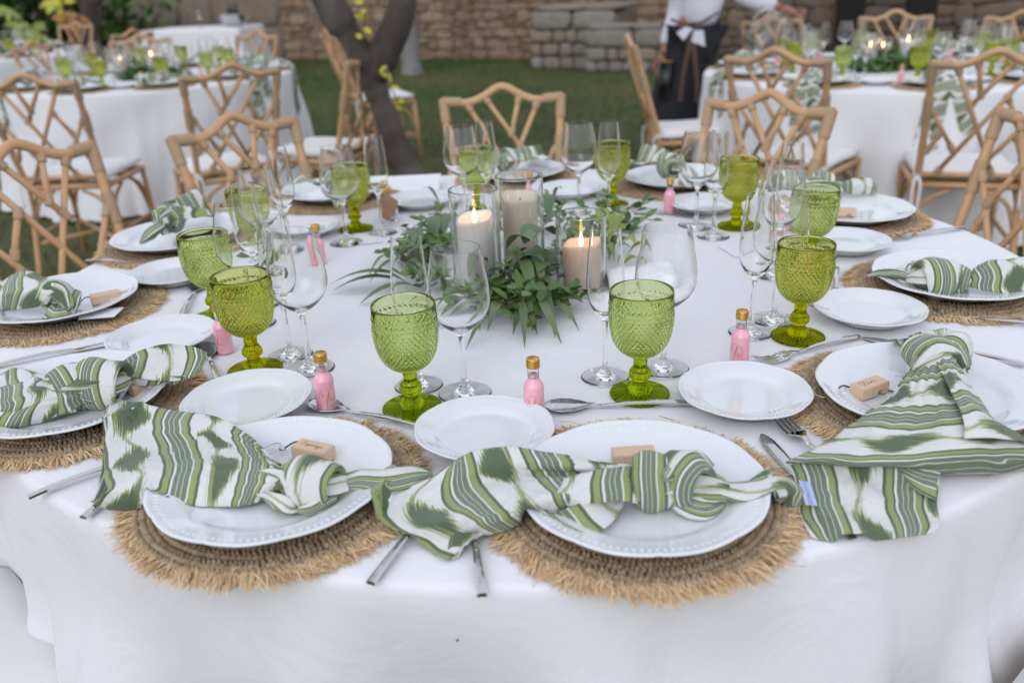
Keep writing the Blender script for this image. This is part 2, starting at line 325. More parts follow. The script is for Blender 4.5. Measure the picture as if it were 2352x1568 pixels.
# stones
def stone_mesh(i, flat=.5):
    rd = random.Random(i); bm = bmesh.new(); bmesh.ops.create_cube(bm, size=1); bmesh.ops.subdivide_edges(bm, edges=bm.edges[:], cuts=2, use_grid_fill=True)
    for v in bm.verts:
        p = v.co * 2; q = Vector([abs(c) for c in p]); k = (q.x ** 6 + q.y ** 6 + q.z ** 6) ** (1 / 6); p = p / k * .98 if k > 0 else p
        p += Vector((rd.uniform(-1, 1), rd.uniform(-1, 1), rd.uniform(-1, 1))) * .11 * flat; v.co = p * .5
    for f in bm.faces: f.smooth = True
    m = bpy.data.meshes.new('stone'); bm.to_mesh(m); bm.free(); return m
STV = {}
def stone_wall(name, label, A, B, z1, rowh, wid, matn, cat='wall', thick=.5, limit=270, flat=.5, ztop=None, jitter=.25):
    A = Vector((*A, 0)); B = Vector((*B, 0)); d = (B - A); L = d.length; d.normalize(); nrm = Vector((d.y, -d.x, 0))
    if nrm.y > 0: nrm = -nrm
    ang = math.atan2(d.y, d.x); root = empty(name, A, ang); tag(root, label, cat)
    H = ztop or z1; c = MB(); box(c, (L / 2, thick / 2 + .03, H / 2 - .1), (L, thick, H + .2)); c.obj('wall_core', M['mortar'], root)
    if matn not in STV:
        STV[matn] = [stone_mesh(hash(matn) % 1000 + k if False else k + 50 * len(STV), flat) for k in range(8)]
        for m_ in STV[matn]: m_.materials.append(M[matn])
    n = 0; z = .0; rest = MB()
    while z < H - .03:
        rh = rowh * random.uniform(1 - jitter, 1 + jitter)
        if z + rh > H: rh = H - z
        xx = -random.uniform(0, wid * .6)
        while xx < L:
            ww = wid * random.uniform(.55, 1.5); x0 = max(xx, 0); x1 = min(xx + ww, L); xx += ww
            if x1 - x0 < .05: continue
            zz = z + rh / 2 + random.uniform(-1, 1) * rh * .06
            spl_ = flat > .5 and random.random() < .28; fr_ = random.uniform(.38, .62)
            for (zo_, hs_) in (((-.5 + fr_ / 2, fr_), (fr_ / 2, 1 - fr_)) if spl_ else ((0, 1),)):
              sc = Vector(((x1 - x0) * (1.03 if flat > .5 else .98), random.uniform(.10, .18), rh * hs_ * random.uniform(1.0, 1.12))); loc = Vector(((x0 + x1) / 2, .03, zz + zo_ * rh)); me = random.choice(STV[matn])
              if n < limit and z < z1:
                o = mobj('stone', me, root, loc); o.scale = sc; o.rotation_euler = (0, random.uniform(-.12, .12) * flat, 0); n += 1
              else:
                  rest.add([Vector((v.co.x * sc.x, v.co.y * sc.y, v.co.z * sc.z)) + loc for v in me.vertices], [tuple(p.vertices) for p in me.polygons], True)
        z += rh
    if rest.v: r_ = rest.obj('upper_stones', M[matn], root); r_['kind'] = 'stuff'
    return root

wA = (-9.5, 18.6); wB = (-4.0, 16.9); wC = (-3.3, 16.5)
stone_wall('stone_wall', 'wall of large brown blocks behind the white cloth serving table', wA, (-3.9, 16.65), 2.4, .62, 1.1, 'ashlar', flat=.18, jitter=.1)
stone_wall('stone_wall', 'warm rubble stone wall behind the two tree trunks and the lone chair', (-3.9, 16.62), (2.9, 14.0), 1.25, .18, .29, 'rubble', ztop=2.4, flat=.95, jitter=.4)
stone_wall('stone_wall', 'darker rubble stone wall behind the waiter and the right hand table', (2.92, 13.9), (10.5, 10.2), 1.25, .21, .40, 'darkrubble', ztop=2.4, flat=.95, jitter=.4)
# stepped masonry
def masonry_block(label, A, B, z, matlow, mattop, toph, depth):
    A = Vector((*A, 0)); B = Vector((*B, 0)); d = B - A; L = d.length; ang = math.atan2(d.y, d.x); root = empty('stone_buttress', A, ang); tag(root, label, 'buttress')
    c = MB(); box(c, (L / 2, depth / 2 + .04, z / 2 - .06), (L - .04, depth - .02, z + .02)); c.obj('core', M['mortar'], root)
    for mm in (matlow, mattop):
        if mm not in STV:
            STV[mm] = [stone_mesh(k + 50 * len(STV), .8 if mm == matlow else .15) for k in range(8)]
            for m_ in STV[mm]: m_.materials.append(M[mm])
    for side in (0, 1):
        LL = L if side == 0 else depth; zz = 0
        while zz < z - .02:
            top = zz + .001 >= z - toph; rh = toph if top else min(random.uniform(.13, .22), z - toph - zz)
            if not top and rh < .04: zz = z - toph; continue
            xx = 0
            while xx < LL - .01:
                ww = min((random.uniform(.45, .8) if top else random.uniform(.14, .34)), LL - xx)
                if LL - xx - ww < .08: ww = LL - xx
                o = mobj('stone', random.choice(STV[mattop if top else matlow]), root)
                o.location = (xx + ww / 2, 0.02, zz + rh / 2) if side == 0 else (0.02, xx + ww / 2, zz + rh / 2)
                o.scale = (ww * .97, .14, rh * .96) if side == 0 else (.14, ww * .97, rh * .96); xx += ww
            zz += rh
    # top slabs
    xx = 0
    while xx < L - .01:
        ww = min(random.uniform(.5, .8), L - xx)
        if L - xx - ww < .15: ww = L - xx
        o = mobj('capstone', random.choice(STV[mattop]), root, (xx + ww / 2, depth / 2, z + .02)); o.scale = (ww * .98, depth * 1.02, .09); xx += ww
    return root
masonry_block('stepped grey and ochre masonry block against the wall, taller step', (.48, 13.25), (1.62, 12.72), .80, 'mixstone', 'greystone', .26, 1.1)
masonry_block('lower step of the masonry block beside the leaning chair back', (1.20, 12.60), (2.6, 11.95), .56, 'mixstone', 'greystone', .24, .5)

# solid black uprights before the far wall, right
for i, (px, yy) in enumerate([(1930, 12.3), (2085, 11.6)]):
    p = atd(px, 30, yy); r_ = empty('dark_upright', (p.x, yy - .35, 0)); tag(r_, ['dark upright shape before the far wall, above the near goblets', 'dark upright shape before the far wall, behind the lone far chair'][i], 'post', 'dark uprights by the wall')
    pm = MB(); box(pm, (0, 0, 1.1), (.34, .14, 2.2)); box(pm, (0, 0, .04), (.42, .22, .08)); pm.obj('upright_shaft', M['dark'], r_)

# ------------------------------------------------------------ foliage
def leaf_geo(mb, p, d, up, L, W, curl=.15, fold=.15, n=4):
    d = d.normalized(); side = d.cross(up); side = side.normalized() if side.length > 1e-4 else Vector((1, 0, 0)); nn = side.cross(d)
    vs = []; fs = []
    for i in range(n + 1):
        t = i / n; w_ = W * math.sin(PI * min(1, (t * .94 + .03)) ** .9) * (1 - .1 * t) / 2 + W * .01; c = p + d * (L * t) - nn * (curl * L * t * t)
        vs += [c - side * w_ + nn * fold * w_, c, c + side * w_ + nn * fold * w_]
    for i in range(n):
        a = i * 3; fs += [(a, a + 1, a + 4, a + 3), (a + 1, a + 2, a + 5, a + 4)]
    mb.add(vs, fs, True)
def crown(name, matn, parent, c, rad, count, L, W, clumps=14, seed=1):
    rd = random.Random(seed); mb = MB(); cl = []
    for _ in range(clumps):
        v = Vector((rd.gauss(0, 1), rd.gauss(0, 1), rd.gauss(0, 1))).normalized() * rd.uniform(.45, 1); cl.append(Vector(c) + Vector((v.x * rad[0], v.y * rad[1], v.z * rad[2])))
    for i in range(count):
        k = rd.choice(cl); p = k + Vector((rd.gauss(0, rad[0] * .22), rd.gauss(0, rad[1] * .22), rd.gauss(0, rad[2] * .22)))
        d = Vector((rd.gauss(0, 1), rd.gauss(0, 1), rd.gauss(-.3, .8))); leaf_geo(mb, p, d, Vector((rd.random() - .5, rd.random() - .5, 1)), L * rd.uniform(.7, 1.3), W * rd.uniform(.7, 1.3), n=2)
    o = mb.obj(name, M[matn], parent); o['kind'] = 'stuff'; return o
# forked tree
tr = empty('olive_tree', (0, 0, 0)); tag(tr, 'grey forked tree trunk rising between the main table and the left table', 'tree')
D0 = 4.55
def tp(px, py, d=D0): return atd(px, py, d)
mbt = MB()
base = tp(985, 560); base.z = 0
lower = smooth_path([base + Vector((.07, 0, -.05)), base + Vector((.03, 0, .12)), tp(942, 405), tp(905, 320), tp(876, 240), tp(853, 180), tp(832, 120)], 8)
tube(mbt, lower, [np.interp(i / (len(lower) - 1), [0, .17, .34, .5, .67, .83, 1], [.13, .105, .083, .066, .058, .070, .080]) * (1 + .05 * math.sin(i * 1.3)) for i in range(len(lower))], 14)
tube(mbt, smooth_path([tp(850, 165), tp(815, 100), tp(775, 40), tp(740, -30), tp(715, -160), tp(690, -330)], 6), [.070, .069, .068, .066, .065, .064, .062, .061, .06, .06, .083, .081, .08, .078, .076, .075, .074, .073, .072, .07, .068, .066, .064, .062, .06, .058, .056, .054, .052, .05, .048, .046, .04][:31], 12)
tube(mbt, smooth_path([tp(862, 175), tp(885, 115), tp(912, 55), tp(925, 0), tp(935, -120), tp(980, -330)], 6), [.072, .072, .072, .072, .082, .081, .08, .079, .078, .077, .076, .075, .074, .073, .072, .07, .069, .068, .066, .064, .062, .06, .058, .056, .054, .052, .05, .048, .046, .044, .04][:31], 12)
mbt.obj('trunk', M['bark'], tr)
lm = MB()
topL = tp(690, -330); topR = tp(980, -330)
for s0 in (topL, topR):
    for k in range(4):
        a = k * 1.6 + .4; tube(lm, smooth_path([s0 - Vector((0, 0, .1)), s0 + Vector((math.cos(a) * .4, math.sin(a) * .4, .35)), s0 + Vector((math.cos(a) * 1., math.sin(a) * 1., .8))], 4), [.04, .037, .034, .03, .027, .024, .02, .016, .01], 7)
lm.obj('limbs', M['bark'], tr)
crown('crown', 'hedge', tr, (topL + topR) * .5 + Vector((-.1, .5, 1.4)), (1.9, 1.7, .7), 3500, .11, .05, 30, 5)
# sprigs on it
def sprig(root, pts, leafs, matn, L, W, seed):
    rd = random.Random(seed); sm = MB(); P = smooth_path(pts, 5); tube(sm, P, .004, 5); sm.obj('twig', M['twig'], root)
    for i in range(leafs):
        p = P[int(len(P) * (i + .5) / leafs)]; lb = MB(); leaf_geo(lb, Vector((0, 0, 0)), Vector((rd.uniform(-1, 1), rd.uniform(-.6, .3), rd.uniform(-.9, .4))), Vector((0, -1, .3)), L * rd.uniform(.8, 1.2), W, n=4); lb.obj('leaf', M[matn], root, p)
sprig(tr, [tp(835, 0, 4.4), tp(838, 40, 4.4), tp(832, 95, 4.45)], 5, 'yellow', .055, .03, 1)
sprig(tr, [tp(888, 150, 4.45), tp(898, 200, 4.4), tp(925, 250, 4.4)], 7, 'yellow', .05, .022, 3)
# pale trunk behind
t2 = empty('tree', (0, 0, 0)); tag(t2, 'slim pale grey tree trunk standing on the lawn near the rubble wall', 'tree')
b2 = at(948, 172, 0); mbt = MB(); p2 = smooth_path([b2 - Vector((0, 0, .1)), b2 + Vector((0, 0, .15)), b2 + Vector((.02, 0, .9)), b2 + Vector((.15, 0, 1.8)), b2 + Vector((.3, .1, 2.8))], 6)
tube(mbt, p2, [.23 - .09 * min(1, i / 7) - .002 * i for i in range(len(p2))], 12); mbt.obj('trunk', M['bark2'], t2)
crown('crown', 'hedge', t2, b2 + Vector((.3, .1, 3.6)), (1.7, 1.6, 1.0), 1800, .16, .08, 20, 6)
# big dark shrub, left
sh = empty('dark_tree', (-8.6, 14.2, 0)); tag(sh, 'dark leafy tree with yellow green and rust leaves at the far left corner', 'tree')
mbt = MB(); tk = atd(205, 60, 13.6); tk2 = atd(225, -250, 13.6)
tube(mbt, smooth_path([Vector((tk.x + .05, tk.y, -.1)) - sh.location, tk - sh.location, tk2 - sh.location], 6), .13, 10); mbt.obj('trunk', M['bark'], sh)
crown('crown', 'hedge', sh, Vector((-.2, 0, 1.7)), (1.9, 1.3, 1.3), 5200, .17, .075, 26, 11)
crown('crown', 'hedge', sh, Vector((.2, 1.0, 1.0)), (2.2, .5, 1.0), 3200, .2, .1, 26, 13)
for i, (px, py) in enumerate([(60, 75), (45, 55), (75, 60), (130, 6), (140, 2), (120, 0), (150, 35), (165, 42), (180, 36), (20, 20), (30, 60), (85, 80)]):
    lb = MB(); c_ = atd(px, py, 12.6); rd = random.Random(i)
    for k in range(4): leaf_geo(lb, Vector((0, 0, 0)), Vector((rd.uniform(-1, 1), -.2, rd.uniform(-1, .2))), Vector((0, -1, .2)), .2, .085, n=3)
    o = lb.obj('leaf_spray', M['rust'] if 5 < i < 9 else M['yellow'] if 2 < i < 6 else M['lime'], sh, c_ - sh.location)

# ------------------------------------------------------------ tables
def round_table(cx, cy, R_, label, clabel, seed, folds=26, z=TZ, fine=False):
    t = empty('round_table', (cx, cy, 0)); tag(t, label, 'table', 'round dining tables')
    mb = MB(); lathe(mb, [(0, z - .03), (R_ - .02, z - .03), (R_ - .02, z - .004), (0, z - .004)], 48, smooth=False); mb.obj('tabletop', M['beech'], t)
    for k in range(4):
        lb = MB(); a = k * PI / 2 + .8; tube(lb, [(math.cos(a) * R_ * .6, math.sin(a) * R_ * .6, 0), (math.cos(a) * R_ * .6, math.sin(a) * R_ * .6, z - .03)], .02, 8); lb.obj('leg', M['steel'], t)
    rd = random.Random(seed); NS = 480 if fine else 220; vs = []; fs = []
    prof = [(0, 0), (.3, 0), (.6, 0), (.85, 0)] + [(R_ - .012 + .012 * math.sin(b), -.012 + .012 * math.cos(b)) for b in [0, .5, 1.0, 1.57]] + [(R_ + .002, -.03 - .70 * k / 22) for k in range(23)]
    ph = [(rd.uniform(0, 6.28), rd.uniform(.6, 1.3)) for _ in range(8)]
    for i, (r, dz) in enumerate(prof):
        for k in range(NS):
            a = 2 * PI * k / NS; x_ = math.cos(a); y_ = math.sin(a); hz = z + .002 + dz
            if dz < -.02:
                q = (-dz - .02) / .71
                wv = math.sin(folds * a + ph[0][0] + .9 * math.sin(3 * a + ph[1][0])) ; wv2 = math.sin(folds * .43 * a // 1 * 0 + round(folds * .43) * a + ph[2][0] + 1.2 * math.sin(2 * a + ph[3][0])); w3 = math.sin(5 * a + ph[4][0])
                amp = (.044 if fine else .010) * q ** .75 + .055 * q ** 1.3
                sh_ = max(0, wv) ** .7 * .9 + wv2 * .55 + .35 * w3
                rr = r + amp * sh_ + .035 * q + .008 * q * math.sin(61 * a + 5 * q + ph[5][0])
                # shallow diagonal swags near the edge
                rr += (.017 if fine else .010) * math.sin(9 * a + 7 * q + ph[6][0]) * min(1, q * 4) + (.014 * math.sin(17 * a - 9 * q + ph[7][0]) * min(1, q * 3) if fine else 0)
            else:
                rr = r; hz += .0012 * math.sin(5 * r * x_ * 3 + ph[7][0]) * math.sin(4 * r * y_ + 1) * (r / R_) if r < R_ - .05 else 0
            vs.append((rr * x_, rr * y_, hz))
    for i in range(len(prof) - 1):
        for k in range(NS):
            k2 = (k + 1) % NS; fs.append((i * NS + k, i * NS + k2, (i + 1) * NS + k2, (i + 1) * NS + k))
    mb = MB(); mb.add(vs[:], [f[::-1] for f in fs], True); o = mb.obj('tablecloth', M['cloth'], None, (cx, cy, 0)); tag(o, clabel, 'tablecloth', 'white round tablecloths')
    return t
round_table(TC.x, TC.y, TR, 'large round dining table under the nearest white cloth', 'long white cloth on the large round table set in front', 3, 24, fine=True)
LT = Vector((-2.42, 6.22)); RTB = Vector((2.12, 4.88)); FT = Vector((-5.3, 9.3))
round_table(LT.x, LT.y, .97, 'round dining table left of the forked tree trunk', 'white cloth on the round table left of the forked tree trunk', 5, 21)
round_table(RTB.x, RTB.y, .99, 'round dining table beside the waiter', 'white cloth on the round table beside the waiter', 8, 23)
round_table(FT.x, FT.y, .97, 'distant round table near the dark leafy tree', 'white cloth on the distant round table near the dark leafy tree', 9, 21)
# faint crease lines on the cloth are low ridges
def ridge(p, q, hgt=.0012, w_=.006):
    a = at(*p); b = at(*q); d = (b - a).normalized(); s = Vector((-d.y, d.x, 0)); vs = []; n = 24
    for i in range(n + 1):
        c = a.lerp(b, i / n) + s * .004 * math.sin(i * .7)
        k = math.sin(PI * i / n)
        for j, (o_, h_) in enumerate(((-3, -.0004), (-1, .4), (0, 1), (1, .4), (3, -.0004))): vs.append(c + s * (o_ * w_) + Vector((0, 0, .0018 + (h_ * hgt * k if h_ > 0 else -.0006))))
    return vs, [(i * 5 + j, i * 5 + j + 1, i * 5 + j + 6, i * 5 + j + 5) for i in range(n) for j in range(4)]

cm_ = MB()
for a_, b_ in (((1560, 772), (1745, 880)), ((1745, 880), (1800, 1000)), ((600, 760), (840, 720)), ((1180, 1010), (1250, 1330))):
    v_, f_ = ridge(a_, b_); cm_.add(v_, f_, True)
oc = cm_.obj('pressed_crease', M['cloth'], [o for o in bpy.data.objects if o.name == 'tablecloth'][0]); oc.matrix_parent_inverse = Matrix.Translation((-TC.x, -TC.y, 0)); oc['kind'] = 'stuff'
# ------------------------------------------------------------ prototypes
# plates
def plate_mesh(R_, h, lobes, name, beads):
    def rf(r, z, a, i):
        k = r / R_; e = max(0, (k - .72) / .28)
        l = abs(math.sin(lobes * a / 2)) ** .6; l2 = .5 + .5 * math.cos(lobes * 2 * a)
        return r * (1 - .014 * e * (1 - l) * 1.6 + .003 * e * l2), z
    pr = [(0, .004), (R_ * .5, .004), (R_ * .60, .0045), (R_ * .655, .006), (R_ * .70, .0095), (R_ * .735, h * .62), (R_ * .78, h * .72), (R_ * .86, h * .83), (R_ * .872, h * .87), (R_ * .95, h * .955), (R_ * .962, h * 1.01), (R_ * .985, h * 1.04), (R_, h * 1.0), (R_ * .995, h * .90), (R_ * .95, h * .80), (R_ * .80, h * .52), (R_ * .70, .001), (R_ * .62, -.004), (R_ * .60, -.004), (R_ * .58, .0), (0, .0)]
    mb = MB(); lathe(mb, pr, 168, rf); 
    for k in range(beads):
        a = 2 * PI * k / beads; rr, _ = rf(R_ * .912, 0, a, 0); c = Vector((rr * math.cos(a), rr * math.sin(a), h * .885)); s = R_ * .912 * PI / beads * .86
        t_ = Vector((-math.sin(a), math.cos(a), 0)); r_ = Vector((math.cos(a), math.sin(a), 0)); vs = []; fs = []
        for q in range(8):
            b = q * PI / 4
            vs.append(c + (t_ * math.cos(b) * .8 + r_ * math.sin(b) * 1.25) * s)
        for q in range(8):
            b = q * PI / 4
            vs.append(c + (t_ * math.cos(b) * .8 + r_ * math.sin(b) * 1.25) * s * .62 + Vector((0, 0, s * .24)))
        vs.append(c + Vector((0, 0, s * .28)))
        for q in range(8): fs += [(q, (q + 1) % 8, 8 + (q + 1) % 8, 8 + q), (8 + q, 8 + (q + 1) % 8, 16)]
        mb.add(vs, fs, True)
    return mb.mesh(name, M['plate'])
PM = plate_mesh(.140, .020, 10, 'dinner_plate', 104); SM = plate_mesh(.0905, .017, 8, 'side_plate', 84)
def proto_mesh(name, mesh): 
    return mesh
# placemat: woven braid rings + fringe
def placemat_proto():
    root = empty('placemat'); RW = .160
    b = MB(); lathe(b, [(0, .004), (RW, .004), (RW + .004, .002), (RW, .0003), (0, .0003)], 64); b.obj('woven_core', M['matbase'], root)
    rd = random.Random(4); vs = []; fs = []; mb = MB()
    r = .104
    while r <= RW + .001:
        n = int(2 * PI * r / .0058)
        for k in range(n):
            a = 2 * PI * (k + rd.uniform(-.2, .2)) / n; sk = .55
            c = Vector((r * math.cos(a), r * math.sin(a), .0055)); t_ = Vector((-math.sin(a), math.cos(a), 0)); q_ = Vector((math.cos(a), math.sin(a), 0))
            ax = (q_ * 1 + t_ * sk * (1 if int((r - .1) / .0078) % 2 else -1)).normalized(); sd_ = Vector((0, 0, 1)).cross(ax); L_ = .0058; W_ = .0027 * rd.uniform(.8, 1.2); H_ = .0036 * rd.uniform(.7, 1.3)
            P = [c - ax * L_, c - ax * L_ * .4 + sd_ * W_, c + ax * L_ * .4 + sd_ * W_, c + ax * L_, c + ax * L_ * .4 - sd_ * W_, c - ax * L_ * .4 - sd_ * W_]
            P = [p - Vector((0, 0, .002)) for p in P] + [c - ax * L_ * .45 + Vector((0, 0, H_)), c + ax * L_ * .45 + Vector((0, 0, H_))]
            mb.add(P, [(0, 6, 1), (1, 6, 7, 2), (2, 7, 3), (3, 7, 4), (4, 7, 6, 5), (5, 6, 0)], True)
        r += .0078
    o = mb.obj('braid', M['seagrass'], root); o['kind'] = 'stuff'
    mb = MB()
    for i in range(5200):
        a = rd.uniform(0, 2 * PI); cl = .02 * math.sin(a * 37) + .25 * math.sin(a * 11 + 1) ; r0 = RW + rd.uniform(-.012, .004); L_ = rd.uniform(.013, .029) * (1 + .12 * math.sin(a * 23)); z0 = rd.uniform(.001, .0065)
        dirn = a + rd.gauss(0, .42) + cl * .8 + .3; p = Vector((r0 * math.cos(a), r0 * math.sin(a), z0)); d = Vector((math.cos(dirn), math.sin(dirn), rd.uniform(-.08, .16)))
        s = Vector((-math.sin(dirn), math.cos(dirn), rd.uniform(-.9, .9))).normalized() * rd.uniform(.0004, .0011); vs = []
        for j in range(4):
            t_ = j / 3; q_ = p + d * (L_ * t_) - Vector((0, 0, 1)) * (L_ * t_ * t_ * rd.uniform(.1, .5)); q_.z = max(q_.z, .0012); w_ = 1 if j < 3 else .55
            vs += [q_ - s * w_, q_ + s * w_]
        for v in vs: v.z = max(v.z, .0006)
        mb.add(vs, [(0, 1, 3, 2), (2, 3, 5, 4), (4, 5, 7, 6)], False)
    # long stray strands
    for i in range(14):
        a = rd.uniform(0, 2 * PI); d0 = a + rd.uniform(-1.4, 1.4); p = Vector((RW * math.cos(a), RW * math.sin(a), .004)); P = [p + Vector((math.cos(d0 + k * .25), math.sin(d0 + k * .25), 0)) * (k * .014) + Vector((0, 0, .003 * math.sin(k * .8))) for k in range(4)]; tube(mb, P, .0006, 4)
    o = mb.obj('fringe', M['raffia'], root); o['kind'] = 'stuff'
    return root
MATP = placemat_proto()
# goblet
def goblet_mesh(segd=36):
    mb = MB(); n2 = segd * 2
    def outer(z):
        pts = [(.0605, .0125), (.0635, .0190), (.068, .0255), (.075, .0320), (.085, .0378), (.097, .0412), (.110, .0432), (.124, .0440), (.136, .0441), (.158, .0437)]
        for (a, ra), (b, rb) in zip(pts, pts[1:]):
            if z <= b: t = (z - a) / (b - a); return ra + (rb - ra) * t
        return pts[-1][1]
    # diamond field
    zs = [.0625]; 
    while zs[-1] < .134: zs.append(zs[-1] + 2 * PI * outer(zs[-1]) / n2 * 1.22)
    zs = zs[:len(zs) if len(zs) % 2 == 1 else -1]; rows = len(zs); vs = []; fs = []
    for j, z in enumerate(zs):
        for k in range(n2):
            a = 2 * PI * k / n2; odd = (j + k) % 2 == 1; r = outer(z) + (.0013 * min(1, outer(z) / .035) if odd and 0 < j < rows - 1 else 0); vs.append((r * math.cos(a), r * math.sin(a), z))
    for j in range(1, rows - 1):
        for k in range(n2):
            if (j + k) % 2 == 1:
                c = j * n2 + k; l = j * n2 + (k - 1) % n2; r = j * n2 + (k + 1) % n2; u = (j + 1) * n2 + k; d = (j - 1) * n2 + k
                fs += [(c, r, u), (c, u, l), (c, l, d), (c, d, r)]
    # fill half diamonds at both ends
    for k in range(n2):
        if (0 + k) % 2 == 1: fs.append((k, (k + 1) % n2, n2 + k)); fs.append((k, n2 + k, (k - 1) % n2))
        j = rows - 1
        if (j + k) % 2 == 1: fs.append((j * n2 + k, (j - 1) * n2 + k, j * n2 + (k + 1) % n2)); fs.append((j * n2 + k, j * n2 + (k - 1) % n2, (j - 1) * n2 + k))
    mb.add(vs, fs, False)
    # rim, inside, stem and foot as rings joined to the field
    o = 0; top0 = (rows - 1) * n2; zt = zs[-1]
    def ring(prof, start, flip=False, smooth=True, rfn=None):
        prev = start
        for (r, z) in prof:
            base_ = len(mb.v)
            for k in range(n2):
                a = 2 * PI * k / n2; rr, zz = (r, z) if rfn is None else rfn(r, z, a)
                mb.v.append((rr * math.cos(a), rr * math.sin(a), zz))
            for k in range(n2):
                k2 = (k + 1) % n2; q = (prev + k, prev + k2, base_ + k2, base_ + k); mb.f.append(q if not flip else q[::-1]); mb.sm.append(smooth)
            prev = base_
        return prev
    e = ring([(.0446, zt + .0012), (.0446, zt + .0026), (.0440, zt + .0036)], top0)
    # zigzag band
    base_ = e
    for j in range(3):
        b_ = len(mb.v)
        for k in range(n2):
            a = 2 * PI * k / n2; r = .0440 + (.0010 if (k // 1 + j) % 2 and j == 1 else 0); mb.v.append((r * math.cos(a), r * math.sin(a), zt + .0036 + .0030 * (j + 1)))
        for k in range(n2): k2 = (k + 1) % n2; mb.f.append((base_ + k, base_ + k2, b_ + k2, b_ + k)); mb.sm.append(False)
        base_ = b_
    e = ring([(.0436, .152), (.0434, .1572), (.0428, .1582), (.0420, .1578), (.0414, .154), (.0410, .142), (.0408, .130), (.0402, .112), (.0382, .096), (.0350, .084), (.030, .0755), (.023, .0705), (.014, .0680), (.004, .0672)], base_)
    mb.f.append(tuple(e + k for k in range(n2))); mb.sm.append(True)
    # stem downwards
    def oct_(r, z, a): return (r * (1 - .05 * abs(math.sin(4 * a))), z)
    def knob(r, z, a): return (r + .0009 * abs(math.sin(12 * a)) , z)
    e = ring([(.0112, .0590)], 0, True)
    e = ring([(.0102, .056), (.0098, .050), (.0100, .0445)], e, True, False, oct_)
    e = ring([(.0122, .0430), (.0118, .0405)], e, True)
    e = ring([(.0140, .0385), (.0148, .0350), (.0150, .0310), (.0138, .0285)], e, True, False, knob)
    e = ring([(.0108, .0255), (.0098, .0225), (.0104, .0195), (.0135, .0168)], e, True)
    e = ring([(.0160, .0142), (.022, .0112), (.030, .0078), (.0385, .0056), (.0415, .0046), (.0422, .0030), (.0414, .0008)], e, True)
    def scal(r, z, a): return (r, z + (.0016 * max(0, math.sin(24 * a)) if .012 < r < .040 else 0))
    e = ring([(.0400, .0004), (.0375, .0010), (.030, .0030), (.018, .0046), (.012, .0040), (.003, .0036)], e, True, False, scal)
    mb.f.append(tuple(e + k for k in range(n2))[::-1]); mb.sm.append(True)
    m = mb.mesh('goblet', M['green'])
    m.materials.append(M['green_stem']); bm = bmesh.new(); bm.from_mesh(m)
    for f_ in bm.faces: f_.material_index = 1 if f_.calc_center_median().z < .0612 else 0
    bmesh.ops.remove_doubles(bm, verts=bm.verts, dist=1e-6); bmesh.ops.recalc_face_normals(bm, faces=bm.faces); bm.to_mesh(m); bm.free()
    return m
GM = goblet_mesh(); GO = GM.copy(); GO.materials[0] = M['olive']; GO.materials[1] = M['olive_stem']
def closed_lathe(name, prof, mt, segs=56, sub=0):
    mb = MB(); lathe(mb, prof, segs); m = mb.mesh(name, mt); bm = bmesh.new(); bm.from_mesh(m); bmesh.ops.remove_doubles(bm, verts=bm.verts, dist=1e-7); bmesh.ops.recalc_face_normals(bm, faces=bm.faces); bm.to_mesh(m); bm.free(); return m
def spl(pts, k=4):
    P = smooth_path([Vector((a, b, 0)) for a, b in pts], k); return [(max(0, p.x), p.y) for p in P]
foot = [(0, .0004), (.030, .0004), (.0378, .0008), (.0382, .0016), (.036, .0024), (.026, .0034), (.016, .0052), (.0095, .0095), (.0058, .018), (.0042, .030), (.0037, .055), (.0040, .080), (.0052, .091)]
wine_o = [(.010, .0975), (.022, .106), (.034, .118), (.0420, .132), (.0442, .146), (.0425, .168), (.0380, .195), (.0332, .2195)]
wine_i = [(.0326, .2196), (.0371, .195), (.0416, .168), (.0432, .146), (.0410, .1325), (.0330, .119), (.0205, .108), (.009, .1025), (0, .1015)]
def rimjoin(o, i):
    (ro, zo), (ri, zi) = o[-1], i[0]; m_ = (ro + ri) / 2; h = abs(ro - ri) / 2
    (r1, z1), (r2, z2) = o[-2], i[1]
    def lerp(a, b, d): t = d / max(1e-6, abs(a[1] - b[1])); return (a[0] + (b[0] - a[0]) * t, a[1] + (b[1] - a[1]) * t)
    A = (ro, zo - h); B = (ri, zo - h)
    return o[:-1] + [lerp(A, (r1, z1), .0012), lerp(A, (r1, z1), .0003), A, (m_ + h * .7, zo - h * .3), (m_, zo), (m_ - h * .7, zo - h * .3), B, lerp(B, (r2, z2), .0003), lerp(B, (r2, z2), .0012)] + i[1:]
WM = closed_lathe('wine_glass', spl(foot, 3) + rimjoin(spl(wine_o, 4), spl(wine_i, 4)), M['clear'])
flute_o = [(.008, .0965), (.0165, .106), (.0235, .120), (.0268, .138), (.0266, .160), (.0240, .195), (.0205, .2300)]
flute_i = [(.0199, .2301), (.0232, .195), (.0257, .160), (.0258, .138), (.0225, .121), (.0150, .109), (.006, .1030), (0, .1022)]
ff = [(r * .93, z) for r, z in foot]
FM = closed_lathe('flute_glass', spl(ff, 3) + rimjoin(spl(flute_o, 4), spl(flute_i, 4)), M['clear'])
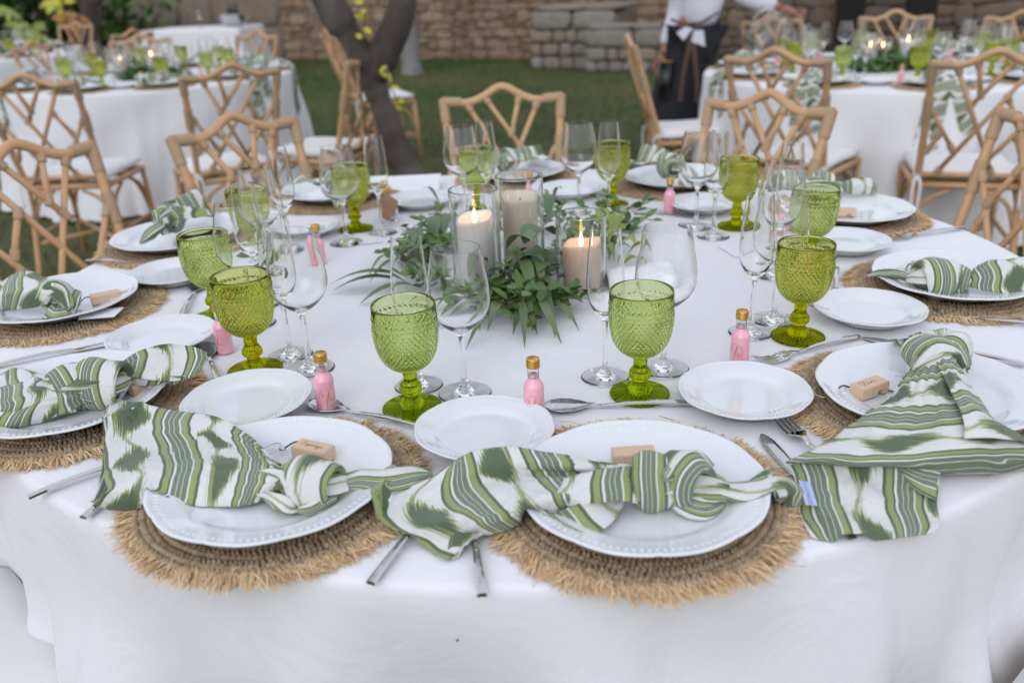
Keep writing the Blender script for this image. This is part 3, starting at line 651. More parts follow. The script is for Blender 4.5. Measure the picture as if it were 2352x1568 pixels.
# bottle
def text_mesh(s, size, shear=0, font=None, ext=.0001):
    c = bpy.data.curves.new('t', 'FONT'); c.body = s; c.size = size; c.align_x = 'CENTER'; c.align_y = 'CENTER'; c.shear = shear; c.extrude = ext; c.resolution_u = 2
    o = bpy.data.objects.new('t', c); COL.objects.link(o); dg = bpy.context.evaluated_depsgraph_get(); me = bpy.data.meshes.new_from_object(o.evaluated_get(dg)); bpy.data.objects.remove(o); return me
def wrap_text(mb, s, size, ang, z, rad, shear=0):
    me = text_mesh(s, size, shear, ext=.00008); vs = []
    for v in me.vertices:
        a = ang + v.co.x / rad; r = rad + .00012 + v.co.z; vs.append((r * math.cos(a), r * math.sin(a), z + v.co.y))
    mb.add(vs, [tuple(p.vertices) for p in me.polygons], False)
def bottle_proto():
    root = empty('miniature_bottle'); rb = .0140
    mb = MB(); lathe(mb, spl([(0, .0006), (rb - .002, .0006), (rb, .003), (rb, .020), (rb, .042), (rb - .0008, .047), (.0110, .0515), (.0085, .0545), (.0077, .058)], 3) + [(.0066, .0584), (.0063, .0625), (0, .0627)], 36); mb.obj('bottle_body', M['pinkliq'], root)
    mobj('bottle_neck', closed_lathe('bottle_neck', [(.0068, .0588), (.0078, .0584), (.0078, .0590), (.0077, .0728), (.0077, .0735), (.0069, .0735), (.0069, .0728), (.0069, .0594), (.0068, .0588)][:-1] + [(.0068, .0590)], M['clear'], 32), root)
    mb = MB(); pr = []; 
    for k in range(13): pr.append((.0090 + (.0004 if k % 4 in (1, 2) else -.0001), .0725 + k * .0010))
    pr = [(.0078, .0722)] + pr + [(.0086, .0853), (0, .0855)]; lathe(mb, pr, 40, lambda r, z, a, i: (r + (.0001 if r > .0086 and int(a * 20) % 2 else 0), z)); mb.obj('cap', M['gold'], root)
    mb = MB(); c0 = -PI / 2
    wrap_text(mb, 'S', .0075, c0 - .45, .0265, rb); wrap_text(mb, 'N', .0075, c0 + .42, .0185, rb); wrap_text(mb, '9', .006, c0 + .38, .0085, rb)
    P = []
    for k in range(19):
        t_ = PI * k / 18; P.append((c0 - math.cos(t_) * .82, .024 + math.sin(t_) * .0120 if True else 0))
    P = [(c0 - .82, .010)] + P + [(c0 + .82, .010)]
    tube(mb, [((rb + .0001) * math.cos(a), (rb + .0001) * math.sin(a), z) for a, z in P], .00022, 4)
    def onc(a, z, e=.0002): return ((rb + e) * math.cos(a), (rb + e) * math.sin(a), z)
    tube(mb, [onc(c0 - .12, .010), onc(c0 - .02, .017), onc(c0 + .12, .026), onc(c0 + .25, .031)], .00025, 4)
    for k in range(9):
        t_ = k / 8; a = c0 - .06 + .3 * t_; z = .0165 + .014 * t_; sgn = 1 if k % 2 else -1
        p = Vector(onc(a, z)); q = Vector(onc(a + sgn * .11, z + .0026)); tube(mb, [p, (p + q) / 2, q], [.0002, .0006, .0002], 4)
    mb.obj('gold_print', M['goldink'], root)
    return root
BOTP = bottle_proto()
# cutlery: along +x, head at +x
def strip(mb, st, thick):
    vs = []; fs = []
    for (x_, w_, z_, c_) in st:      # x, half width, z, cup depth
        vs += [(x_, -w_, z_), (x_, -w_ * .5, z_ - c_ * .75), (x_, 0, z_ - c_), (x_, w_ * .5, z_ - c_ * .75), (x_, w_, z_)]
    n = len(st); off = len(vs)
    vs += [(a, b, c - thick) for a, b, c in vs]
    for i in range(n - 1):
        for j in range(4):
            a = i * 5 + j; fs.append((a, a + 5, a + 6, a + 1)); fs.append((off + a, off + a + 1, off + a + 6, off + a + 5))
        for a, b in ((i * 5, i * 5 + 5), (i * 5 + 9, i * 5 + 4)): fs.append((a, off + a, off + b, b))
    fs.append((0, 1, 2, 3, 4, off + 4, off + 3, off + 2, off + 1, off)); e = (n - 1) * 5; fs.append((e + 4, e + 3, e + 2, e + 1, e, off + e, off + e + 1, off + e + 2, off + e + 3, off + e + 4))
    mb.add(vs, fs, True)
def handle(mb, x0, x1):
    P = [Vector((x0 + (x1 - x0) * t, 0, .004 + .004 * math.sin(PI * t))) for t in [i / 10 for i in range(11)]]; vs = []; fs = []
    n = len(P)
    for i, p in enumerate(P):
        t = i / (n - 1); w_ = .0048 - .0022 * t; h_ = .0026 - .0006 * t
        vs += [p + Vector((0, -w_, -h_ * .7)), p + Vector((0, w_, -h_ * .7)), p + Vector((0, w_, h_ * .5)), p + Vector((0, w_ * .5, h_)), p + Vector((0, -w_ * .5, h_)), p + Vector((0, -w_, h_ * .5))]
    for i in range(n - 1):
        for k in range(6): a = i * 6 + k; b = i * 6 + (k + 1) % 6; fs.append((a, b, b + 6, a + 6))
    fs += [(0, 5, 4, 3, 2, 1), tuple((n - 1) * 6 + k for k in range(6))]; mb.add(vs, fs, False)
def cut_mesh(kind):
    mb = MB(); handle(mb, 0, .125)
    if kind == 'spoon':
        strip(mb, [(.122, .0026, .005, 0), (.136, .003, .008, .0003), (.144, .006, .0075, .002), (.153, .0125, .0075, .0055), (.166, .0185, .0075, .008), (.180, .0195, .0078, .008), (.192, .0160, .008, .006), (.199, .010, .0083, .003), (.203, .003, .0085, .0005)], .0012)
    elif kind == 'fork':
        strip(mb, [(.122, .0026, .005, 0), (.136, .003, .009, .0003), (.143, .007, .0085, .001), (.150, .0115, .0065, .002), (.158, .0125, .005, .0022)], .0014)
        for k in range(4):
            yy = -.0105 + .007 * k; st = [(.157, .0022, .0045), (.17, .0019, .0040), (.185, .0017, .0060), (.20, .0012, .0100), (.205, .0005, .0115)]
            vs = []; fs = []
            for x_, w_, z_ in st: vs += [(x_, yy - w_, z_), (x_, yy + w_, z_), (x_, yy + w_, z_ - .0014), (x_, yy - w_, z_ - .0014)]
            for i in range(4):
                for j in range(4): a = i * 4 + j; b = i * 4 + (j + 1) % 4; fs.append((a, b, b + 4, a + 4))
            mb.add(vs, fs, False)
    else:
        strip(mb, [(.118, .003, .0045, 0), (.128, .007, .0035, 0), (.15, .0085, .003, 0), (.18, .0092, .003, 0), (.205, .0085, .003, 0), (.220, .005, .003, 0), (.226, .001, .003, 0)], .0009)
    return mb.mesh(kind, M['steel'])
CM = {k: cut_mesh(k) for k in ('spoon', 'fork', 'knife')}
CL = {'spoon': .203, 'fork': .205, 'knife': .226}
def cutlery(kind, tail=None, head=None, label='', z=TZ + .003, tilt=0):
    a = at(*tail); b = at(*head); d = b - a; rz = math.atan2(d.y, d.x)
    if len(tail) > 2 or True: pass
    e_ = a + d.normalized() * CL[kind]; CUTS.append((a.x, a.y, e_.x, e_.y, .013))
    o = mobj(kind, CM[kind]); o.location = (a.x, a.y, z); o.rotation_euler = (0, tilt, rz); tag(o, label, kind, 'polished steel cutlery'); return o
def cutlery_head(kind, head, tail, label, z=TZ + .003, tilt=0):
    a = at(*tail); b = at(*head); d = b - a; rz = math.atan2(d.y, d.x); u = d.normalized(); p = b - u * CL[kind]; CUTS.append((p.x, p.y, b.x, b.y, .013))
    o = mobj(kind, CM[kind]); o.location = (p.x, p.y, z); o.rotation_euler = (0, tilt, rz); tag(o, label, kind, 'polished steel cutlery'); return o
# keychain
def script_strokes(name):
    G_ = {'a': [(.8, .7), (.3, .9), (.1, .4), (.4, .05), (.8, .3), (.8, .8), (.82, .2), (1.05, .05)], 'i': [(.0, .1), (.25, .8), (.25, .2), (.5, .05)], 'n': [(0, .1), (.2, .85), (.2, .1), (.5, .8), (.7, .8), (.7, .2), (1, .05)], 'p': [(0, .2), (.25, .9), (-.2, -1.1), (.3, .8), (.8, .6), (.5, .1), (.9, .1)], 's': [(0, .1), (.4, .95), (.6, .3), (.2, .05), (.8, .1)], 'e': [(0, .2), (.5, .6), (.3, .9), (.1, .3), (.6, .05)], 'r': [(0, .1), (.2, .9), (.5, .8), (.45, .1), (.8, .1)], 'z': [(0, .6), (.5, .9), (.2, .2), (.6, .1), (-.3, -1.2), (-.5, -1), (.8, .2)],
          'A': [(-.8, .3), (-1.2, 1.2), (-.2, 1.9), (.1, .5), (-.9, -.5), (-.2, .3), (.9, 1.7), (.8, 0), (1.0, .0)], 'E': [(1.8, 1.7), (.9, 2.2), (0, 1.7), (.7, 1.2), (-.2, .9), (-.2, .1), (.8, .1), (1.1, .4)]}
    out = []; x_ = 0
    for ch in name:
        out.append([(x_ + a, b) for a, b in G_[ch]]); x_ += {'A': 1.2, 'E': 1.5}.get(ch, .95)
    return out, x_
def keychain(loc, rz, label, name=None, ring=True, ringang=2.4):
    root = empty('keychain_stand', loc, rz); tag(root, label, 'keychain', 'wooden phone stand keychains')
    Lx, Ly, Lz = .050, .0235, .0165
    bm = bmesh.new(); P = [(-.5, 0), (.06, 0), (.10, .42), (.27, .42), (.27, 0), (.5, 0), (.5, 1), (-.5, 1)]
    a_ = [bm.verts.new((p[0] * Lx, -Ly / 2, p[1] * Lz)) for p in P]; b_ = [bm.verts.new((p[0] * Lx, Ly / 2, p[1] * Lz)) for p in P]
    bm.faces.new(a_); bm.faces.new(b_[::-1])
    for i in range(8): j = (i + 1) % 8; bm.faces.new((a_[j], a_[i], b_[i], b_[j]))
    bmesh.ops.recalc_face_normals(bm, faces=bm.faces); bmesh.ops.bevel(bm, geom=bm.edges[:], offset=.0009, segments=2, affect='EDGES')
    m = bpy.data.meshes.new('wooden_block'); bm.to_mesh(m); bm.free(); m.materials.append(M['beech']); mobj('wooden_block', m, root)
    if name:
        st, wtot = script_strokes(name); mb = MB(); sc = min(.030 / wtot, .0052)
        for s_ in st: tube(mb, smooth_path([((p[0] - wtot / 2) * sc, (p[1] - .5) * sc * 1.1 , Lz + .0001) for p in s_], 4), .00022, 4)
        mb.obj('engraved_name', M['engrave'], root)
    if ring:
        mb = MB(); e = Vector((-.026, .006, .012)); dv = Vector((math.cos(ringang), math.sin(ringang), 0)); e2 = e + dv * .022; e2.z = .003
        mid = (e + e2) / 2 + Vector((.004, .006, .004)); tube(mb, smooth_path([Vector((.02, .008, .008)), Vector((.0, .016, .010)), Vector((-.018, .015, .008)), mid, e2], 5), .0011, 6); mb.obj('cord', M['cord'], root)
        mb = MB(); tube(mb, [e2 - dv * .004 + Vector((0, 0, .001)), e2 + dv * .003], .0016, 8); mb.obj('ferrule', M['ringm'], root)
        mb = MB(); c = e2 + dv * .0135 + Vector((0, 0, .002)); tube(mb, [c + Vector((math.cos(t) * .0122, math.sin(t) * .0122, .003 * math.sin(t + 1))) for t in [2 * PI * k / 28 for k in range(29)]], .0007, 6, False); mb.obj('ring', M['ringm'], root)
    return root

# ------------------------------------------------------------ napkins
CLAMP = True; PLATES = []; SIDES = []; CUTS = []
def rest_h(x_, y_):
    h = .0030
    for (px_, py_) in PLATES:
        r = math.hypot(x_ - px_, y_ - py_)
        if r < .155: h = max(h, .013)
        if r < .1435: h = max(h, .0215 if r < .088 else .0215 + (r - .088) / .052 * .018 if r < .140 else .0395)
    for (px_, py_) in SIDES:
        r = math.hypot(x_ - px_, y_ - py_)
        if r < .0925: h = max(h, .014 + max(0, r - .055) / .035 * .016)
    for (ax_, ay_, bx_, by_, hh_) in CUTS:
        dx, dy = bx_ - ax_, by_ - ay_; t = max(0, min(1, ((x_ - ax_) * dx + (y_ - ay_) * dy) / (dx * dx + dy * dy))); d = math.hypot(x_ - ax_ - dx * t, y_ - ay_ - dy * t)
        if d < .022: h = max(h, hh_ * (1 if d < .012 else (.022 - d) / .010))
    return h
def sheet(mb, rows, uo=(0, 0), us=1, vs_=1, k=7, wr=.0012, seed=0, thin=.0007, swap=False, floor=None):
    """rows: control grid of (px,py,h above table) or Vectors; bicubic surface with real thickness; uv = cloth metres"""
    G_ = [[(at(p[0], p[1], TZ + p[2]) if not isinstance(p, Vector) else p) for p in r] for r in rows]
    nu = (len(G_) - 1) * k + 1; nv = (len(G_[0]) - 1) * k + 1
    def row(r, j): return cr(r, j / k)
    cols = [[row(r, j) for r in G_] for j in range(nv)]; P = [[cr(cols[j], i / k) for j in range(nv)] for i in range(nu)]
    jm = nv // 2; im = int(nu * .15); ul = [0]
    for i in range(1, nu): ul.append(ul[-1] + (P[i][jm] - P[i - 1][jm]).length)
    wid = [sum((P[i][j] - P[i][j - 1]).length for j in range(1, nv)) for i in range(nu)]; W_ = max(wid)
    vl = [0]
    for j in range(1, nv): vl.append(vl[-1] + (P[im][j] - P[im][j - 1]).length)
    vsc = W_ / max(vl[-1], 1e-6) * vs_; usc = us; uvs = []; Q = []
    for i in range(nu):
        for j in range(nv):
            a = P[min(i + 1, nu - 1)][j] - P[max(i - 1, 0)][j]; b = P[i][min(j + 1, nv - 1)] - P[i][max(j - 1, 0)]; n = a.cross(b); n = n.normalized() if n.length > 1e-9 else Vector((0, 0, 1))
            if n.z < 0: n = -n
            p = P[i][j]; nz = noise.noise(Vector((p.x * 22 + seed, p.y * 22, p.z * 30))) * wr * 1.6 + noise.noise(Vector((p.x * 70, p.y * 70 + seed, p.z * 70))) * wr * .7 + (.5 - abs(noise.noise(Vector((p.x * 16 + seed * 3, p.y * 16, 5)))) * 3) * wr * 1.3
            squeeze = 1 - wid[i] / W_; nz += (abs(math.sin(j * .8 + seed)) * 2 - 1) * .0034 * max(0, squeeze) ** 1.5
            q = p + n * nz
            q.z = max(q.z, TZ + rest_h(q.x, q.y) + .0014) if CLAMP else q.z
            Q.append((q, n)); u_, v_ = ul[i] * usc, vl[j] * vsc
            uvs.append((uo[0] + (v_ if swap else u_), uo[1] + (u_ if swap else v_)))
    vs = [q for q, n in Q] + [q - n * thin for q, n in Q]; N_ = nu * nv; fs = []
    for i in range(nu - 1):
        for j in range(nv - 1):
            a = i * nv + j; fs.append((a, a + 1, a + nv + 1, a + nv)); fs.append((N_ + a, N_ + a + nv, N_ + a + nv + 1, N_ + a + 1))
    bd = [(i * nv, (i + 1) * nv) for i in range(nu - 1)] + [((i + 1) * nv + nv - 1, i * nv + nv - 1) for i in range(nu - 1)] + [(j + 1, j) for j in range(nv - 1)] + [((nu - 1) * nv + j, (nu - 1) * nv + j + 1) for j in range(nv - 1)]
    for a, b in bd: fs.append((a, b, N_ + b, N_ + a))
    mb.add(vs, fs, True, uvs + uvs)
def rope(mb, path, rad, uo=(0, 0), nf=5, amp=.30, twist=30, flat=.75, segs=40, k=7, seed=0, vper=.20, taper_end=False, swap=True):
    P = smooth_path([(at(p[0], p[1], TZ + p[2]) if not isinstance(p, Vector) else p) for p in path], k); n = len(P); T, N = frames(P); rad = [cr([Vector((r, 0, 0)) for r in rad], i * (len(rad) - 1) / (n - 1)).x for i in range(n)]
    vs = []; fs = []; uv = []; L = 0
    for i in range(n):
        if i: L += (P[i] - P[i - 1]).length
        B = T[i].cross(N[i]); z_ = Vector((0, 0, 1)); s = z_.cross(T[i]); s = s.normalized() if s.length > .1 else N[i]; u = T[i].cross(s).normalized()
        for q in range(segs + 1):
            a = 2 * PI * q / segs; ph = nf * a * .5 + twist * L + seed
            f = 1 + amp * (1 - 2 * abs(math.sin(ph))) * .8 + amp * .5 * math.sin(2 * a + twist * .5 * L + seed * 2) + .05 * noise.noise(Vector((L * 60, a * 2, seed)))
            r = rad[i] * f; pt = P[i] + s * (math.cos(a) * r) + u * (math.sin(a) * r * flat); pt.z = max(pt.z, TZ + rest_h(pt.x, pt.y) + .001) if CLAMP else pt.z; vs.append(pt); uv.append((uo[0] + (a / (2 * PI) * vper if swap else L), uo[1] + (L if swap else a / (2 * PI) * vper)))
    S1 = segs + 1
    for i in range(n - 1):
        for q in range(segs): a = i * S1 + q; fs.append((a, a + 1, a + S1 + 1, a + S1))
    fs.append(tuple(range(segs))[::-1]); fs.append(tuple((n - 1) * S1 + q for q in range(segs)))
    mb.add(vs, fs, True, uv)
def band(mb, c, axis, r_ax, ra, rb, uo=(0, 0), tilt=0, wr=.12, seed=0, flat=.8, arc=(0, 2 * PI), nf=3, thick=.0085):
    """a flattened loop of cloth round axis (the turn of a knot): c centre, ra loop radius sideways, rb loop radius upward, r_ax half width along the axis"""
    c = at(c[0], c[1], TZ + c[2]) if not isinstance(c, Vector) else c; ax = Vector(axis).normalized(); s = Vector((0, 0, 1)).cross(ax).normalized(); u = ax.cross(s)
    ax2 = (ax * math.cos(tilt) + s * math.sin(tilt)).normalized(); s2 = (s * math.cos(tilt) - ax * math.sin(tilt)).normalized()
    n = 44; m_ = 22; vs = []; fs = []; uv = []
    for i in range(n + 1):
        a = arc[0] + (arc[1] - arc[0]) * i / n; pinch = 1 - .45 * max(0, -math.sin(a)) ** 1.2; e = 1 + .08 * math.sin(2 * a + seed)
        cc = c + (s2 * math.cos(a) * ra + u * math.sin(a) * rb) * e; od = (s2 * math.cos(a) + u * math.sin(a)).normalized()
        for j in range(m_ + 1):
            b = 2 * PI * j / m_; fold = 1 + wr * math.sin(nf * b + a * 1.2 + seed) ; w_ = r_ax * pinch
            sk = .35 * math.cos(a + seed)
            p = cc + ax2 * (math.cos(b) * w_ * (1 if math.cos(b) > 0 else .95)) + od * (math.sin(b) * thick * (fold + .25 * math.cos(b * 3 + seed))) + s2 * (sk * w_ * math.cos(b) * .3)
            vs.append(p); uv.append((uo[0] + math.cos(b) * w_ * 1.3, uo[1] + a * (ra + rb) * .6))
    M1 = m_ + 1
    for i in range(n):
        for j in range(m_): q = i * M1 + j; fs.append((q, q + 1, q + M1 + 1, q + M1))
    fs.append(tuple(range(m_))[::-1]); fs.append(tuple(n * M1 + j for j in range(m_)))
    mb.add(vs, fs, True, uv)

# ------------------------------------------------------------ main table settings
PLACE = {1: 'at the near place on the left', 2: 'at the near place right of centre', 3: 'at the right front place under the draped napkin', 4: 'at the right hand place under the twisted napkin',
         5: 'at the right rear place by the open edge', 6: 'at the rear place right of the candles', 7: 'at the farthest place behind the candles', 8: 'at the rear left place beside the kraft tag',
         9: 'at the left rear place by the open lawn', 10: 'at the left hand place under the rounded napkin knot', 11: 'at the left front place beside the spread square napkin'}
PL = {1: (628, 1106), 2: (1473, 1121), 3: (2125, 900), 4: (2192, 641), 5: (1950, 484), 6: (1552, 411), 7: (1188, 396), 8: (765, 441), 9: (402, 546), 10: (140, 692), 11: (160, 912)}
SP = {1: (570, 925), 2: (1113, 994), 3: (1709, 901), 4: (1997, 711), 5: (1942, 555), 6: (1617, 468), 7: (1312, 435), 8: (966, 459), 9: (695, 524), 10: (400, 626), 11: (373, 774)}
for k, (px, py) in PL.items():
    c = at(px, py, TZ + .024); rz = random.uniform(0, 6.28)
    place(MATP, (c.x, c.y + .013, TZ + .003), rz, 'round seagrass placemat with raffia fringe ' + PLACE[k], 'placemat', 'fringed seagrass placemats on the near table')
    PLATES.append((c.x, c.y)); o = mobj('dinner_plate', PM, None, (c.x, c.y, TZ + .0165)); o.rotation_euler.z = random.uniform(0, 6); tag(o, 'white dinner plate with beaded rim ' + PLACE[k], 'plate', 'dinner plates on the near table')
for k, (px, py) in SP.items():
    c = at(px, py, TZ + .018); SIDES.append((c.x, c.y)); o = mobj('side_plate', SM, None, (c.x, c.y, TZ + .0080)); o.rotation_euler.z = random.uniform(0, 6)
    if k in (1, 2): o.location.z += .004; o.rotation_euler.x = .02
    tag(o, 'small white beaded side plate ' + PLACE[k], 'plate', 'side plates on the near table')
GOB = {1: (948, 938), 2: (1469, 906), 3: (1832, 775), 4: (1858, 612), 5: (1690, 521), 6: (1406, 470), 7: (1100, 480), 8: (818, 527), 9: (590, 598), 10: (499, 729), 11: (587, 851)}
WIN = {1: (1068, 903), 2: (1523, 846), 3: (1776, 735), 4: (1781, 633), 5: (1598, 522), 6: (1330, 487), 7: (1068, 493), 8: (797, 558), 9: (622, 628), 10: (584, 744), 11: (712, 847)}
FLU = {1: (962, 886), 2: (1390, 866), 3: (1724, 764), 4: (1800, 590), 5: (1638, 544), 6: (1398, 500), 7: (1122, 494), 8: (878, 535), 9: (668, 577), 10: (600, 700), 11: (668, 816)}
for d_, me, nm, lab, cat in ((GOB, GM, 'green_goblet', 'olive green diamond cut goblet ', 'goblet'), (WIN, WM, 'wine_glass', 'tall clear wine glass ', 'wine glass'), (FLU, FM, 'champagne_flute', 'slim clear champagne flute ', 'flute')):
    for k, (px, py) in d_.items():
        c = at(px, py, TZ + .003); o = mobj(nm, GO if me is GM and k in (3, 5, 6, 8, 9, 11) else me, None, (c.x, c.y, TZ + .0026)); o.rotation_euler.z = random.uniform(0, 6); tag(o, lab + PLACE[k], cat, nm.replace('_', ' ') + 's on the near table')
BOT = {1: (752, 938), 2: (1228, 955), 3: (1697, 835), 4: (1872, 700), 5: (1793, 562), 6: (1537, 489), 7: (1226, 470), 9: (735, 606), 11: (519, 809)}
for k, (px, py) in BOT.items():
    c = at(px, py, TZ + .002); f = math.atan2(-c.y, -c.x) + PI / 2
    place(BOTP, (c.x, c.y, TZ + .003), f + {1: .15, 2: -.05, 3: -.5, 11: -.9}.get(k, 0), 'pink miniature bottle with gold cap ' + PLACE[k], 'bottle', 'pink miniature bottles on the near table')

# cutlery on the near table
cutlery('knife', (68, 1152), (242, 1090), 'knife handle poking out from the spread napkin toward the left edge')
cutlery('fork', (194, 1200), (300, 1120), 'fork handle tip just showing below the corner of the spread napkin')
cutlery('knife', (853, 1352), (945, 1240), 'long handle lying slanted below the fanned napkin corner')
cutlery('fork', (1108, 1380), (1090, 1245), 'upright handle pointing at the camera below the fanned napkin')
cutlery_head('fork', (1780, 968), (1900, 1075), 'fork with four tines pointing up between side plate and draped napkin', tilt=-.02)
cutlery_head('knife', (1748, 1005), (1830, 1100), 'knife blade tip showing over the fringe beside the fork tines')
cutlery_head('spoon', (1250, 946), (1540, 937), 'dessert spoon lying behind the near plate below the pink bottle')
cutlery_head('spoon', (710, 935), (975, 992), 'dessert spoon half hidden by fringe below the pink bottle with gold cap')
cutlery_head('fork', (1735, 843), (1912, 797), 'dessert fork beside the side plate and the right front fringe')
cutlery_head('fork', (2136, 728), (2380, 756), 'fork lying on the cloth at the right side below the twisted napkin')
cutlery_head('fork', (2032, 556), (2210, 530), 'fork near the right table edge below the rear right plate')
cutlery_head('spoon', (462, 655), (418, 735), 'spoon with its bowl up between the left plate and a goblet')
cutlery_head('spoon', (470, 800), (505, 888), 'spoon tucked behind the raised curled napkin end')
cutlery('knife', (1921, 622), (1916, 690), 'short handle standing out beside the right goblet')
cutlery('knife', (200, 606), (350, 612), 'knife lying by the left rear fringe')
cutlery('knife', (-20, 852), (240, 798), 'knife lying between the two left placemats')
cutlery('fork', (-20, 876), (235, 822), 'fork lying parallel to a knife between the two left placemats')
cutlery('knife', (2352, 846), (2270, 832), 'knife beyond the fringe behind the large draped napkin')
cutlery_head('spoon', (900, 497), (912, 440), 'small spoon end beside the kraft tag')
cutlery_head('knife', (1620, 505), (1480, 488), 'dark knife between fringe and pink bottle at the rear')

def nap(name, label, build, group='ikat napkins on the near table', loc=None):
    mb = MB(); extra = build(mb); o = mb.obj('napkin', M['napkin']); tag(o, label, 'napkin', group); return o
# near left napkin
def n1(mb):
    sheet(mb, [
        [(250, 911, .034), (243, 985, .028), (239, 1048, .026), (240, 1098, .032), (246, 1122, .036), (228, 1145, .026), (216, 1170, .008)],
        [(328, 928, .036), (325, 985, .024), (322, 1030, .024), (322, 1068, .034), (326, 1090, .040), (318, 1130, .032), (315, 1169, .010)],
        [(416, 944, .038), (412, 985, .036), (420, 1022, .026), (420, 1050, .036), (424, 1070, .044), (418, 1118, .038), (414, 1166, .020)],
        [(500, 958, .046), (500, 992, .038), (505, 1022, .034), (508, 1046, .042), (512, 1062, .050), (505, 1112, .042), (502, 1163, .024)],
        [(570, 998, .050), (572, 1018, .042), (574, 1036, .042), (576, 1050, .048), (578, 1064, .054), (570, 1114, .046), (556, 1162, .026)],
        [(622, 1045, .050), (624, 1054, .044), (626, 1062, .046), (628, 1070, .050), (628, 1078, .054), (618, 1112, .048), (598, 1148, .028)],
        [(664, 1080, .040), (664, 1085, .040), (664, 1090, .042), (664, 1095, .044), (664, 1100, .046), (660, 1112, .044), (655, 1130, .032)]],
        uo=(.034, .0), wr=.0011, seed=1, swap=False)
    # back layer under the left edge
    sheet(mb, [[(244, 935, .030), (238, 1000, .024), (236, 1060, .022), (222, 1130, .02), (209, 1160, .008)], [(262, 940, .024), (258, 1000, .016), (256, 1060, .016), (250, 1120, .016), (225, 1172, .006)]], uo=(.0, .1), wr=.001, seed=4, k=6)
    rope(mb, [(600, 1092, .040), (640, 1100, .042), (690, 1108, .046), (740, 1112, .046), (790, 1105, .040)], [.012, .017, .019, .017, .012], uo=(.3, .1), seed=2, nf=4)
    rope(mb, [(598, 1128, .034), (640, 1150, .034), (668, 1168, .028), (676, 1172, .022)], [.008, .010, .009, .006], uo=(.1, .3), seed=5, nf=3, twist=60)
    ax = at(790, 1110) - at(640, 1108)
    band(mb, (718, 1108, .043), ax, .031, .020, .023, uo=(.060, .02), seed=1.1, wr=.15, tilt=-.22, thick=.0075, nf=2)
    band(mb, (668, 1112, .040), ax, .014, .017, .018, uo=(.10, .3), seed=2.3, wr=.2, tilt=.7, thick=.006)
    rope(mb, [(745, 1128, .036), (712, 1158, .032), (690, 1168, .026)], [.016, .013, .007], uo=(.55, .1), seed=1, nf=4, twist=50, amp=.25)
    rope(mb, [(780, 1106, .040), (830, 1098, .038), (880, 1102, .034), (925, 1095, .030), (970, 1088, .022), (990, 1090, .015)], [.010, .0155, .018, .017, .012, .004], uo=(.13, .0), seed=3, nf=3, twist=14, amp=.18, flat=.6)
nap('n', 'napkin spread square over the rim then knotted, at the near place on the left', n1)
